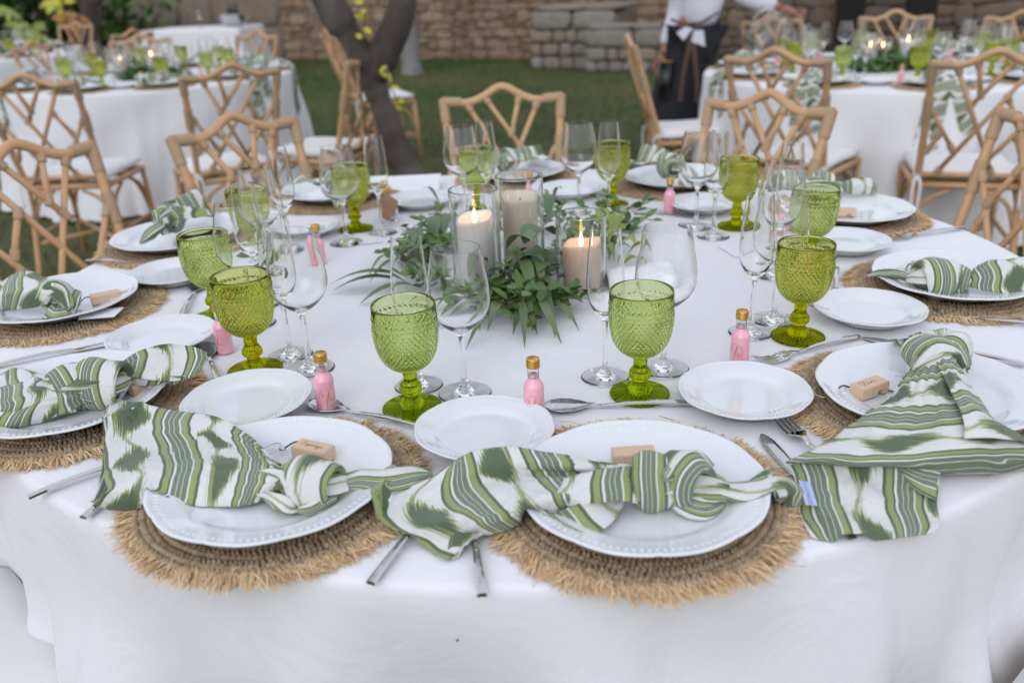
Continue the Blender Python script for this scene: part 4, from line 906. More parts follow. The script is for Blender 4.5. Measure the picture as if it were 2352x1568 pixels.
# near right-of-centre napkin
def n2(mb):
    sheet(mb, [
        [(858, 1146, .016), (860, 1188, .012), (900, 1214, .010), (945, 1238, .010), (985, 1262, .008), (1030, 1288, .006)],
        [(1000, 1092, .034), (965, 1128, .026), (962, 1172, .026), (1000, 1196, .036), (1050, 1214, .026), (1098, 1234, .010)],
        [(1062, 1044, .048), (1072, 1084, .042), (1085, 1118, .030), (1112, 1146, .040), (1142, 1178, .038), (1182, 1206, .016)],
        [(1150, 1027, .054), (1168, 1062, .050), (1190, 1094, .036), (1215, 1118, .044), (1240, 1148, .048), (1262, 1180, .028)],
        [(1268, 1036, .054), (1285, 1060, .054), (1305, 1085, .040), (1322, 1104, .046), (1336, 1130, .052), (1345, 1152, .040)],
        [(1385, 1060, .052), (1392, 1072, .054), (1400, 1088, .048), (1405, 1100, .050), (1410, 1112, .052), (1412, 1125, .046)],
        [(1478, 1078, .046), (1478, 1084, .046), (1478, 1092, .046), (1478, 1100, .046), (1478, 1108, .044), (1478, 1118, .040)]],
        uo=(.03, .5), wr=.0016, seed=11, us=1.0)
    sheet(mb, [[(1208, 1194, .016), (1230, 1216, .010), (1272, 1222, .018)], [(1275, 1176, .034), (1300, 1200, .024), (1335, 1240, .022)], [(1345, 1150, .046), (1365, 1172, .036), (1400, 1205, .030)], [(1440, 1108, .046), (1445, 1120, .040), (1450, 1135, .034)]], uo=(.08, .3), wr=.0014, seed=15)
    sheet(mb, [[(1295, 1098, .050), (1280, 1135, .050), (1268, 1165, .030)], [(1350, 1082, .060), (1345, 1125, .056), (1345, 1158, .044)], [(1420, 1074, .062), (1420, 1110, .058), (1425, 1150, .044)], [(1480, 1072, .054), (1485, 1100, .050), (1480, 1160, .034)]], uo=(.16, .02), wr=.0014, seed=18)
    sheet(mb, [[(1038, 1222, .022), (1030, 1250, .014), (1026, 1284, .006)], [(1085, 1222, .024), (1080, 1240, .014), (1060, 1276, .006)], [(1120, 1215, .016), (1112, 1232, .010), (1092, 1250, .005)]], uo=(.05, .05), wr=.001, seed=19)
    ax = at(1640, 1125) - at(1470, 1105)
    rope(mb, [(1455, 1100, .046), (1500, 1106, .050), (1560, 1110, .050), (1620, 1115, .046), (1665, 1122, .040)], [.010, .018, .020, .018, .012], uo=(.2, .2), seed=2, nf=4)
    band(mb, (1500, 1106, .046), ax, .024, .023, .026, uo=(.022, .1), seed=.6, wr=.14, tilt=.12, thick=.007, nf=2)
    band(mb, (1572, 1104, .048), ax, .026, .022, .027, uo=(.09, .25), seed=1.9, wr=.16, tilt=-.5, thick=.0075, nf=3)
    rope(mb, [(1530, 1100, .066), (1560, 1060, .070), (1600, 1050, .066), (1635, 1075, .056)], [.006, .011, .011, .006], uo=(.3, .1), seed=5, nf=3, twist=25, flat=.7)
    rope(mb, [(1540, 1120, .040), (1575, 1152, .034), (1615, 1165, .028), (1650, 1150, .028)], [.008, .013, .013, .007], uo=(.35, .0), seed=6, nf=3, twist=30, flat=.7)
    rope(mb, [(1635, 1118, .042), (1690, 1130, .034), (1740, 1128, .030), (1785, 1120, .026), (1815, 1138, .018), (1820, 1165, .010)], [.010, .0165, .019, .021, .020, .006], uo=(.42, .1), seed=7, nf=2, twist=10, amp=.14, flat=.62)
nap('n', 'long napkin knotted over the plate with its corner fanned leftwards over two cutlery handles', n2)
# right front napkin
def n3(mb):
    sheet(mb, [
        [(2095, 838, .064), (2115, 832, .068), (2140, 828, .072), (2170, 830, .072), (2200, 838, .066)],
        [(2040, 912, .050), (2085, 898, .058), (2130, 892, .064), (2180, 895, .066), (2235, 905, .050)],
        [(1962, 966, .040), (2035, 962, .050), (2115, 965, .050), (2190, 960, .064), (2290, 965, .046)],
        [(1880, 1024, .036), (1975, 1026, .042), (2080, 1030, .040), (2200, 1018, .054), (2350, 1015, .046)],
        [(1812, 1056, .034), (1920, 1056, .040), (2050, 1064, .036), (2190, 1060, .036), (2400, 1055, .030)],
        [(1806, 1062, .028), (1915, 1064, .032), (2045, 1074, .026), (2200, 1086, .014), (2420, 1070, .018)]],
        uo=(.31, .38), wr=.0015, seed=21)
    sheet(mb, [[(2150, 832, .074), (2175, 826, .078), (2200, 838, .070)], [(2185, 900, .074), (2215, 892, .076), (2248, 908, .056)], [(2215, 965, .072), (2255, 955, .072), (2300, 968, .048)], [(2215, 1005, .060), (2290, 1000, .064), (2380, 1020, .044)]], uo=(.22, .05), wr=.0012, seed=23)
    sheet(mb, [
        [(1808, 1066, .026), (1880, 1060, .030), (1980, 1062, .028), (2070, 1066, .026), (2160, 1076, .018)],
        [(1826, 1100, .020), (1900, 1100, .018), (1985, 1105, .012), (2075, 1108, .014), (2158, 1108, .016)],
        [(1838, 1172, .010), (1910, 1170, .006), (1990, 1168, .004), (2078, 1162, .005), (2152, 1156, .012)],
        [(1858, 1224, .006), (1920, 1222, .004), (2005, 1218, .004), (2085, 1208, .004), (2158, 1202, .010)],
        [(1872, 1237, .004), (1925, 1246, .003), (2010, 1243, .003), (2085, 1234, .003), (2140, 1224, .005)]],
        uo=(.30, .01), wr=.0013, seed=25, swap=True)
    sheet(mb, [[(2062, 1052, .030), (2110, 1060, .030), (2170, 1072, .024)], [(2060, 1075, .022), (2105, 1090, .024), (2155, 1100, .020)], [(2064, 1092, .012), (2112, 1130, .016), (2150, 1150, .014)]], uo=(.1, .1), wr=.001, seed=27)
    rope(mb, [(2100, 850, .062), (2130, 828, .072), (2160, 812, .076), (2195, 822, .070), (2215, 845, .060)], [.010, .018, .020, .017, .009], uo=(.2, .1), seed=2, nf=4, twist=40)
    ax = at(2160, 860) - at(2140, 790)
    band(mb, (2140, 818, .066), ax, .030, .023, .022, uo=(.02, .2), seed=2.0, wr=.2, tilt=.5, thick=.007, nf=3)
    band(mb, (2185, 812, .064), ax, .026, .016, .022, uo=(.09, .1), seed=.4, wr=.18, tilt=-.5, thick=.0065)
    sheet(mb, [[(2046, 777, .046), (2052, 782, .040), (2066, 792, .030)], [(2085, 776, .062), (2092, 792, .054), (2095, 815, .040)], [(2120, 775, .074), (2125, 800, .070), (2118, 840, .056)]], uo=(.02, .0), wr=.001, seed=28)
    sheet(mb, [[(2085, 772, .060), (2092, 790, .060), (2108, 815, .062)], [(2130, 758, .074), (2140, 780, .076), (2140, 808, .074)], [(2178, 752, .082), (2182, 770, .086), (2176, 800, .082)], [(2212, 782, .078), (2215, 800, .078), (2208, 822, .072)], [(2226, 830, .060), (2225, 842, .056), (2218, 856, .050)]], uo=(.12, .3), wr=.0014, seed=29)
n3o = nap('n', 'large napkin knotted at the plate rim and draped down over the table edge', n3)
# care label on it
lb = MB(); L0 = [(1834, 1102), (1861, 1106), (1878, 1160), (1850, 1158)]
Lp = [at(x_, y_, TZ + h_) for (x_, y_), h_ in zip(L0, (.027, .025, .016, .019))]
lb.add(Lp + [p - Vector((0, 0, .0006)) for p in Lp], [(3, 2, 1, 0), (4, 5, 6, 7), (0, 1, 5, 4), (1, 2, 6, 5), (2, 3, 7, 6), (3, 0, 4, 7)], False); lab = lb.obj('care_label', M['taglabel'], n3o)
me = text_mesh('EXTHUMOSS', .0072, ext=.00003); e1 = (Lp[3] - Lp[0]); e2 = (Lp[1] - Lp[0]); cc = sum(Lp, Vector()) / 4 + Vector((0, 0, .0004)); e1n = e1.normalized(); nn_ = e2.cross(e1).normalized(); nn_ = nn_ if nn_.z > 0 else -nn_; e2n = nn_.cross(e1n)
lt = MB(); lt.add([cc + e1n * v.co.x * .86 - e2n * v.co.y + nn_ * (v.co.z + .0002) for v in me.vertices], [tuple(p.vertices) for p in me.polygons], False); lt.obj('label_lettering', M['tagink'], lab)

def n11(mb):
    sheet(mb, [[(-60, 905, .03), (-60, 930, .035), (-60, 960, .03), (-60, 1005, .01)], [(15, 884, .036), (20, 915, .046), (30, 935, .042), (0, 1000, .014)], [(75, 857, .046), (90, 888, .056), (100, 905, .052), (70, 975, .022)], [(115, 885, .052), (135, 898, .056), (150, 915, .056), (160, 944, .034)], [(190, 880, .052), (195, 890, .052), (200, 900, .050), (205, 915, .044)]], uo=(.28, .2), wr=.0016, seed=31)
    sheet(mb, [[(-60, 940, .03), (-60, 970, .026), (-60, 1005, .008)], [(30, 945, .046), (20, 972, .034), (10, 1000, .010)], [(100, 918, .056), (90, 945, .042), (90, 975, .020)], [(165, 905, .056), (170, 925, .044), (175, 940, .032)]], uo=(.36, .0), wr=.0016, seed=33)
    sheet(mb, [[(15, 868, .030), (20, 900, .034), (35, 925, .03)], [(45, 845, .040), (60, 880, .044), (80, 905, .04)], [(110, 865, .05), (120, 885, .05), (125, 900, .05)]], uo=(.12, .0), wr=.001, seed=34)
    ax = at(300, 870) - at(130, 895)
    rope(mb, [(100, 890, .050), (150, 885, .056), (200, 885, .058), (250, 882, .054), (290, 865, .050)], [.012, .022, .024, .020, .010], uo=(.0, .1), seed=2, nf=4)
    band(mb, (170, 888, .050), ax, .030, .024, .026, uo=(.47, .1), seed=1.4, wr=.15, tilt=.45, thick=.008, nf=2)
    band(mb, (232, 882, .052), ax, .036, .024, .028, uo=(.02, .3), seed=.3, wr=.15, tilt=-.35, thick=.008, nf=3)
    rope(mb, [(118, 878, .06), (145, 850, .062), (185, 845, .062), (215, 856, .060)], [.006, .012, .013, .006], uo=(.46, .2), seed=5, nf=3, twist=20)
    sheet(mb, [[(272, 842, .056), (274, 852, .056), (272, 862, .050)], [(325, 805, .072), (328, 822, .066), (318, 868, .052)], [(380, 790, .080), (385, 812, .066), (380, 876, .046)], [(440, 795, .072), (442, 822, .060), (430, 868, .044)], [(476, 812, .062), (474, 826, .056), (462, 848, .048)]], uo=(.0, .2), wr=.0014, seed=36)
    sheet(mb, [[(276, 862, .052), (276, 868, .050), (274, 876, .044)], [(325, 850, .058), (330, 868, .048), (325, 884, .036)], [(380, 862, .050), (385, 874, .042), (385, 886, .034)], [(425, 862, .050), (425, 868, .044), (418, 876, .038)]], uo=(.05, .05), wr=.0012, seed=37)
nap('n', 'napkin with a fat knot and a raised curled end beside the spread square napkin', n11)
def n4(mb):
    rope(mb, [(1990, 634, .036), (2020, 628, .040), (2060, 630, .038), (2095, 640, .034)], [.003, .010, .013, .010], uo=(.02, .0), seed=1, nf=3, twist=20, flat=.6)
    ax = at(2240, 650) - at(2090, 645)
    rope(mb, [(2085, 645, .034), (2130, 640, .044), (2180, 640, .044), (2230, 640, .040)], [.010, .022, .022, .012], uo=(.2, .1), seed=2, nf=4)
    band(mb, (2148, 640, .042), ax, .034, .026, .029, uo=(.02, .2), seed=.9, wr=.15, tilt=.4, thick=.009, nf=2); band(mb, (2195, 645, .036), ax, .024, .020, .022, uo=(.09, .0), seed=2.2, wr=.15, tilt=-.4, thick=.007)
    sheet(mb, [[(2215, 628, .046), (2218, 640, .048), (2218, 655, .034)], [(2260, 600, .070), (2265, 625, .060), (2262, 668, .032)], [(2330, 592, .070), (2335, 620, .062), (2335, 676, .028)], [(2440, 575, .06), (2440, 610, .058), (2440, 672, .02)]], uo=(.30, .3), wr=.002, seed=41)
nap('n', 'twisted napkin lying across the whole plate on the right hand side', n4)
def n5(mb):
    sheet(mb, [[(1742, 424, .05), (1745, 436, .045), (1750, 448, .035)], [(1770, 400, .085), (1780, 422, .075), (1785, 445, .04)], [(1815, 398, .09), (1825, 420, .075), (1828, 445, .04)], [(1858, 410, .075), (1862, 425, .065), (1862, 445, .045)]], uo=(.1, .2), wr=.003, seed=61)
    rope(mb, [(1850, 426, .055), (1885, 424, .06), (1915, 428, .055), (1935, 430, .05)], [.012, .024, .022, .012], seed=3, nf=4, uo=(.3, .1)); ax = at(1930, 430) - at(1860, 425)
    band(mb, (1888, 426, .052), ax, .026, .024, .028, uo=(.02, .2), seed=.9, tilt=.3, thick=.008)
    sheet(mb, [[(1925, 424, .055), (1928, 431, .052), (1930, 440, .044)], [(1960, 410, .075), (1962, 424, .068), (1962, 446, .042)], [(1995, 410, .075), (1998, 424, .066), (1995, 447, .040)], [(2014, 424, .055), (2014, 432, .050), (2010, 446, .040)]], uo=(.0, .2), wr=.002, seed=63)
nap('n', 'napkin laid behind the glasses with its rounded end past the rear plate rim', n5)
def n10(mb):
    sheet(mb, [[(-20, 655, .04), (-30, 690, .040), (-5, 722, .018)], [(30, 628, .072), (20, 672, .070), (15, 712, .026)], [(85, 626, .080), (85, 664, .076), (70, 706, .040)], [(130, 645, .072), (130, 668, .070), (115, 695, .050)], [(150, 660, .060), (150, 672, .058), (140, 690, .05)]], uo=(.02, .5), wr=.002, seed=51)
    ax = at(165, 640) - at(105, 740)
    rope(mb, [(105, 668, .06), (130, 672, .064), (150, 690, .052), (160, 710, .040)], [.012, .018, .016, .008], uo=(.2, .0), seed=2, nf=4)
    band(mb, (128, 680, .052), ax, .026, .020, .024, uo=(.0, .2), seed=.9, wr=.15, tilt=.3, thick=.008, nf=2)
    sheet(mb, [[(140, 655, .064), (142, 670, .064), (145, 690, .056)], [(185, 668, .056), (182, 690, .050), (172, 715, .034)], [(182, 680, .050), (178, 705, .038), (168, 735, .028)]], uo=(.28, .0), wr=.0015, seed=53)
    sheet(mb, [[(118, 700, .052), (128, 706, .050), (140, 706, .046)], [(100, 722, .034), (125, 728, .038), (160, 722, .036)], [(92, 748, .016), (112, 760, .014), (148, 738, .026)]], uo=(.12, .1), wr=.0015, seed=54)
nap('n', 'napkin with a high rounded fold and a hanging knot end on the left hand plate', n10)
# farther napkins: one builder in plate coordinates
def gen_napkin(mb, c, ang, fan=.20, fanw=.09, tail=.13, hh=1.0, seed=0, base=TZ + .030, spread=1.0, hang=None):
    def Lc(x_, y_, z_): return Vector((c.x + math.cos(ang) * x_ - math.sin(ang) * y_, c.y + math.sin(ang) * x_ + math.cos(ang) * y_, base + z_ * hh))
    rd = random.Random(seed); rows = []
    for i in range(5):
        t = i / 4; w_ = fanw * (1 - t) ** .8 + .012; X = -fan * (1 - t); row = []
        for j in range(6):
            s = j / 5 * 2 - 1; z_ = .016 + .020 * (1 - s * s) + .018 * math.sin(s * 5.5 + seed + t) * (1 - .5 * t) + (.012 * t)
            if hang and X < -hang: z_ = .012 + .4 * (z_ - .02) - (-X - hang) * (1.25 + .35 * s); row.append(Lc(-hang - .012 + (X + hang) * .10 - .008 * math.sin(s * 6), s * w_ * spread * 1.1, z_))
            else: row.append(Lc(X + rd.uniform(-.01, .01), s * w_ * spread, max(z_, -.012)))
        rows.append(row)
    sheet(mb, rows, uo=(rd.uniform(0, .5), rd.uniform(0, .5)), wr=.002, seed=seed, k=5)
    rope(mb, [Lc(-.03, 0, .028), Lc(-.01, 0, .036), Lc(.015, .004, .036), Lc(.035, 0, .028)], [.010, .021, .021, .010], seed=seed, nf=4, segs=30, uo=(rd.random(), 0))
    ax = Vector((math.cos(ang), math.sin(ang), 0))
    band(mb, Lc(-.004, 0, .030), ax, .026, .022, .026, seed=seed, tilt=.4, thick=.008, uo=(rd.random(), .1)); band(mb, Lc(.018, 0, .028), ax, .020, .020, .022, seed=seed + 2, tilt=-.5, thick=.007, uo=(rd.random(), .3))
    rope(mb, [Lc(.03, 0, .028), Lc(.03 + tail * .35, .012, .026), Lc(.03 + tail * .7, .004, .018), Lc(.03 + tail, -.01, .008)], [.009, .017, .020, .006], seed=seed + 1, nf=3, twist=15, flat=.6, segs=30, uo=(rd.random(), .2))
for k, (pxk, ang, fan, fw_, tail, hh, lab) in {
        6: ((1535, 408), R(-62), .13, .10, .07, 1.7, 'napkin bunched tall at the rear plate right of the candles'),
        7: ((1165, 380), R(-150), .13, .07, .10, 1.2, 'napkin seen through the tallest candle vase'),
        8: ((768, 450), R(-70), .10, .09, .07, 1.6, 'napkin knotted small on the rear left plate beside the kraft tag'),
        9: ((395, 532), R(-120), .10, .11, .05, 1.7, 'napkin with two rolled wings on the left rear plate')}.items():
    c = at(pxk[0], pxk[1], TZ + .05)
    def bld(mb, c=c, ang=ang, fan=fan, fw_=fw_, tail=tail, hh=hh, k=k): gen_napkin(mb, c, ang, fan, fw_, tail, hh, seed=k * 3.1)
    nap('n', lab, bld)

# keychains and cards
PZ = TZ + .0165 + .0062
def onp(px, py, z=PZ): v = at(px, py, z); return Vector((v.x, v.y, z))
keychain(onp(1995, 903), R(28), 'wooden stand keychain engraved with a short name on the draped napkin plate', 'Aina')
keychain(onp(722, 1050), R(-26), 'wooden stand keychain engraved with a long name behind the napkin knot', 'Esperanza', ringang=3.6)
keychain(onp(1455, 1062), R(2), 'wooden stand keychain mostly hidden behind the near right knot, ring up', None, ringang=-.3)
kc4 = keychain(onp(2125, 618), R(20), 'wooden stand keychain beside the twisted napkin', None, ringang=3.4)
keychain(onp(1938, 495), R(-12), 'wooden stand keychain on the right rear plate', None, ring=False)
keychain(onp(1580, 422), R(-14), 'wooden stand keychain on the rear plate right of the candles', None, ring=False)
keychain(onp(1197, 408), R(5), 'wooden stand keychain on the farthest plate', None, ring=False)
keychain(onp(828, 452), R(20), 'wooden stand keychain on the rear left plate', None, ring=False)
keychain(onp(244, 692), R(30), 'wooden stand keychain with black loop on the left hand plate', None, ringang=3.3)
keychain(onp(297, 896), R(-28), 'wooden stand keychain with black cord under the curled napkin end', None, ringang=.3)
def card(pts, label, z=None, text=None, name='menu_card', thick=.0006):
    P_ = [at(p[0], p[1], p[2]) for p in pts]; mb = MB(); n = (P_[1] - P_[0]).cross(P_[2] - P_[1]).normalized(); n = n if n.z > 0 else -n
    mb.add([p + n * thick for p in P_] + P_, [(0, 1, 2, 3), (7, 6, 5, 4), (0, 4, 5, 1), (1, 5, 6, 2), (2, 6, 7, 3), (3, 7, 4, 0)], False); o = mb.obj(name, M['paper']); tag(o, label, 'card', 'paper cards on the near table')
    if text:
        ex = (P_[1] - P_[0]).normalized(); ey = n.cross(ex); ct = P_[0]; tm = MB()
        for (u_, v_, s_, str_) in text:
            me = text_mesh(str_, s_, ext=.00003); tm.add([ct + ex * (u_ + v.co.x) + ey * (v_ + v.co.y) + n * (thick + .0002 + v.co.z) for v in me.vertices], [tuple(p.vertices) for p in me.polygons], False)
        tm.obj('card_lettering', M['ink'], o)
    return o
zc = PZ + .001
card([(2040, 850, zc), (2150, 880, zc), (2110, 915, zc), (2000, 882, zc)], 'white card with small print tucked under the draped napkin', text=[(.030, -.012, .004, 'mm dass te vamos'), (.028, -.006, .004, 'a decir hoy')])
card([(730, 1150, zc), (806, 1146, zc), (800, 1172, zc), (724, 1178, zc)], 'white card with thin border below the near left napkin knot')
card([(185, 712, zc), (285, 706, zc), (262, 728, zc), (180, 734, zc)], 'white printed card beside the rounded napkin on the left plate')
card([(812, 537, TZ + .004), (868, 532, TZ + .004), (880, 556, TZ + .004), (824, 562, TZ + .004)], 'white printed card beside the rear left glasses', text=[(.03, -.010, .006, 'Bienvenidos'), (.03, -.020, .006, 'gracias')])
card([(1648, 565, TZ + .004), (1700, 556, TZ + .004), (1735, 575, TZ + .004), (1690, 592, TZ + .004)], 'faint white card on the cloth near the right wine glass feet')
card([(855, 409, TZ + .03), (1013, 401, TZ + .03), (1008, 442, TZ + .003), (850, 440, TZ + .003)], 'large white folded table sign at the rear of the near table', name='table_sign', thick=.003)
# rolled paper
mb = MB(); c0 = at(1395, 668, TZ + .002); c1 = at(1545, 655, TZ + .002); ax = (c1 - c0); L_ = ax.length; ax.normalize(); sd_ = Vector((-ax.y, ax.x, 0)); vs = []; fs = []; n_ = 26
for i in range(n_ + 1):
    t = i / n_; a = PI * 1.06 * t - .05; 
    for j in range(9):
        u_ = j / 8; rr = .030 + .012 * u_ ; vs.append(c0 + ax * (L_ * u_) + sd_ * (-math.cos(a) * rr * 1.25 + .01) + Vector((0, 0, max(.0, math.sin(a) * rr * 1.1))))
for i in range(n_):
    for j in range(8): a = i * 9 + j; fs.append((a, a + 1, a + 10, a + 9))
mb.add(vs, fs, True); ro = mb.obj('menu_card', M['paper']); ro.modifiers.new('s', 'SOLIDIFY').thickness = .0008; tag(ro, 'white menu card curled up in front of the right candle', 'card', 'paper cards on the near table')
mb = MB(); vs2 = [v + (c0 + Vector((0, 0, .012)) - v) * .05 for v in vs]; q = []; f2 = []
for i in range(5, 15):
    for j in range(0, 3): a = i * 9 + j; f2.append((a, a + 1, a + 10, a + 9))
mb.add([v - Vector((0, 0, .0016)) for v in vs2], f2, True); mb.obj('printed_patch', M['brownpaper'], ro)
# kraft tag
b0 = at(905, 508, TZ); root = empty('miniature_bottle', (b0.x, b0.y, TZ + .003)); tag(root, 'upside tilted gold capped miniature with a kraft tag beside the rear side plate', 'bottle')
mb = MB(); lathe(mb, [(0, 0), (.012, 0), (.013, .004), (.013, .028), (.008, .036), (.0075, .044), (0, .044)], 24); mb.obj('bottle_body', M['clear'], root)
g0 = at(884, 434, TZ + .055); mb = MB(); d_ = Vector((.012, .004, .004)); tube(mb, [g0 - d_, g0 + d_], .0095, 20, smooth=False); o = mb.obj('gold_foil', M['gold']); tag(o, 'gold wrapped sweet lying above the kraft tag', 'sweet')
mb = MB(); P_ = [at(868, 462, TZ + .052), at(890, 446, TZ + .055), at(915, 462, TZ + .050), at(908, 486, TZ + .034), at(893, 508, TZ + .022), at(872, 498, TZ + .024)]
mb.add(P_ + [p + Vector((0, .0012, 0)) for p in P_], [tuple(range(6)), tuple(range(6, 12))[::-1]] + [(i, (i + 1) % 6, 6 + (i + 1) % 6, 6 + i) for i in range(6)], False); kt = mb.obj('gift_tag', M['kraft']); tag(kt, 'brown kraft gift tag leaning beside the rear side plate', 'tag')
mb = MB(); a_ = P_[0].lerp(P_[2], .35) + Vector((0, -.0006, -.004)); b_ = P_[5].lerp(P_[4], .25) + Vector((0, -.0006, .002)); tube(mb, [a_, a_.lerp(b_, .3) + Vector((.002, -.0005, 0)), a_.lerp(b_, .6) - Vector((.001, .0005, 0)), b_], .0008, 4); mb.obj('tag_lettering', M['ink'], kt)

# ------------------------------------------------------------ centrepiece
def vase(px, py, H, rad, label):
    c = at(px, py, TZ + H); loc = Vector((c.x, c.y, TZ + .004)); H -= .004
    pr = [(0, 0), (rad - .003, 0), (rad - .0025, 0), (rad - .001, .0005), (rad, .0025), (rad, .003)] + rimjoin([(rad, .006), (rad, H * .5), (rad, H)], [(rad - .0030, H), (rad - .0030, H * .5), (rad - .0030, .012)]) + [(rad - .0032, .010), (rad - .0045, .0075), (rad - .006, .006), (0, .006)]
    o = mobj('candle_vase', closed_lathe('candle_vase', pr, M['vase'], 64), None, loc); tag(o, label, 'candle holder', 'glass cylinder candle holders'); return loc
def candle(loc, r, h, matn, label, lit, seed, melt=.012):
    rt = empty('pillar_candle', loc + Vector((0, 0, .0075))); tag(rt, label, 'candle', 'pillar candles in glass cylinders'); rd = random.Random(seed); ph = rd.uniform(0, 6)
    def rf(rr, z, a, i):
        if i >= 5: z += melt * (.5 + .5 * math.sin(a + ph)) * (1 if 5 <= i <= 8 else .1) + .002 * math.sin(3 * a + ph)
        if 1 <= i <= 6: rr *= 1 + .012 * math.sin(2 * a + ph) + .006 * math.sin(7 * a + z * 60)
        return rr, z
    pr = [(0, 0), (r * .97, 0), (r, .003), (r * 1.0, h * .35), (r * 1.0, h * .7), (r, h - .006), (r * .985, h - .001), (r * .93, h), (r * .86, h - .003), (r * .78, h - .010), (r * .4, h - .012), (0, h - .012)]
    mb = MB(); lathe(mb, pr, 48, rf); mb.obj('wax', M[matn], rt)
    z0 = h - .012; mb = MB(); tube(mb, [(0, 0, z0), (.0005, 0, z0 + .006), (.0022, .001, z0 + .012)], .0009, 6); mb.obj('wick', M['wick'], rt)
    if lit:
        mb = MB(); lathe(mb, [(0, z0 + .007), (.0022, z0 + .009), (.0038, z0 + .014), (.0036, z0 + .020), (.0020, z0 + .028), (0, z0 + .036)], 16); mb.obj('flame', M['flame'], rt)
        pass
    return rt
v1 = vase(1086, 433, .197, .0465, 'glass cylinder around the white lit candle, leftmost of three'); candle(v1, .034, .126, 'wax', 'tall white pillar candle with a lit flame and dripped rim', True, 1, .014)
v2 = vase(1191, 403, .200, .0465, 'tallest looking glass cylinder around the unlit cream candle'); candle(v2, .035, .145, 'wax_cream', 'cream pillar candle with a burnt out wick', False, 2, .010)
v3 = vase(1334, 490, .152, .0465, 'shortest glass cylinder around the blush candle beside the curled card'); candle(v3, .034, .083, 'wax_pink', 'short blush pillar candle with a lit flame', True, 3, .007)
gl = empty('eucalyptus_garland', (0, 0, 0)); tag(gl, 'loose eucalyptus and boxwood garland wound round the three candle cylinders', 'garland')
rd = random.Random(12)
def nearv(p, m_=.052): return any((Vector((p.x, p.y, 0)) - Vector((v.x, v.y, 0))).length < m_ for v in (v1, v2, v3))
mb = MB(); mb2 = MB(); tw = MB(); centers = []
GA = [(955, 590), (990, 585), (1000, 640), (1060, 650), (1110, 690), (1170, 700), (1220, 700), (1270, 690), (1290, 640), (1240, 620), (1190, 620), (1150, 640), (1270, 590), (1010, 540), (1060, 560), (1130, 600), (1420, 520), (1400, 560), (1230, 520), (1300, 545)]
for (gx, gy) in GA:
    c = at(gx, gy, TZ + .02); centers.append(c)
for c in centers:
    for s_ in range(6):
        a = rd.uniform(0, 6.28); q = c + Vector((math.cos(a), math.sin(a), 0)) * rd.uniform(.0, .035); e = q + Vector((math.cos(a), math.sin(a), 0)) * rd.uniform(.04, .08) + Vector((0, 0, rd.uniform(.0, .06))); 
        if nearv(q) or nearv(e): continue
        q.z = TZ + rd.uniform(.006, .03); P = smooth_path([q, (q + e) / 2 + Vector((0, 0, .012)), e], 4); tube(tw, P, .0009, 4)
        for k in range(10):
            p = P[min(len(P) - 1, int(k * len(P) / 10))]; d = Vector((rd.gauss(0, 1), rd.gauss(0, 1), rd.uniform(-.2, .9)))
            if nearv(p, .056): continue
            leaf_geo(mb, p, d, Vector((rd.random() - .5, rd.random() - .5, 1)), rd.uniform(.020, .038), rd.uniform(.013, .022), n=3, curl=.1)
o = mb.obj('small_leaves', M['box'], gl); o['kind'] = 'stuff'; o = tw.obj('twigs', M['twig'], gl); o['kind'] = 'stuff'
def bigleaf(a, b, W, matn='euca', arch=.02, twist=0):
    A_ = at(a[0], a[1], TZ + a[2]); B_ = at(b[0], b[1], TZ + b[2]); mbl = MB(); n = 8; vs = []; fs = []; d = (B_ - A_); L = d.length; s = d.cross(Vector((0, 0, 1))).normalized()
    s = Quaternion(d.normalized(), twist) @ s; nn = s.cross(d.normalized()); bend = s * rd.uniform(-.12, .12) * L
    for i in range(n + 1):
        t = i / n; w_ = W / 2 * (math.sin(PI * (t * .97 + .015)) ** (.75 if matn == 'silver' else 1.0)) * (1.15 - .3 * t); c = A_ + d * t + Vector((0, 0, arch * 4 * t * (1 - t))) + bend * 4 * t * (1 - t) * .5
        up_ = nn * (w_ * .28); vs += [c - s * w_ + up_, c - s * w_ * .5 + up_ * .35, c, c + s * w_ * .5 + up_ * .35, c + s * w_ + up_]
    for v in vs: v.z = max(v.z, TZ + .004)
    for i in range(n):
        for j in range(4): q = i * 5 + j; fs.append((q, q + 1, q + 6, q + 5))
    mbl.add(vs, fs, True); return mbl.obj('leaf', M[matn], gl)
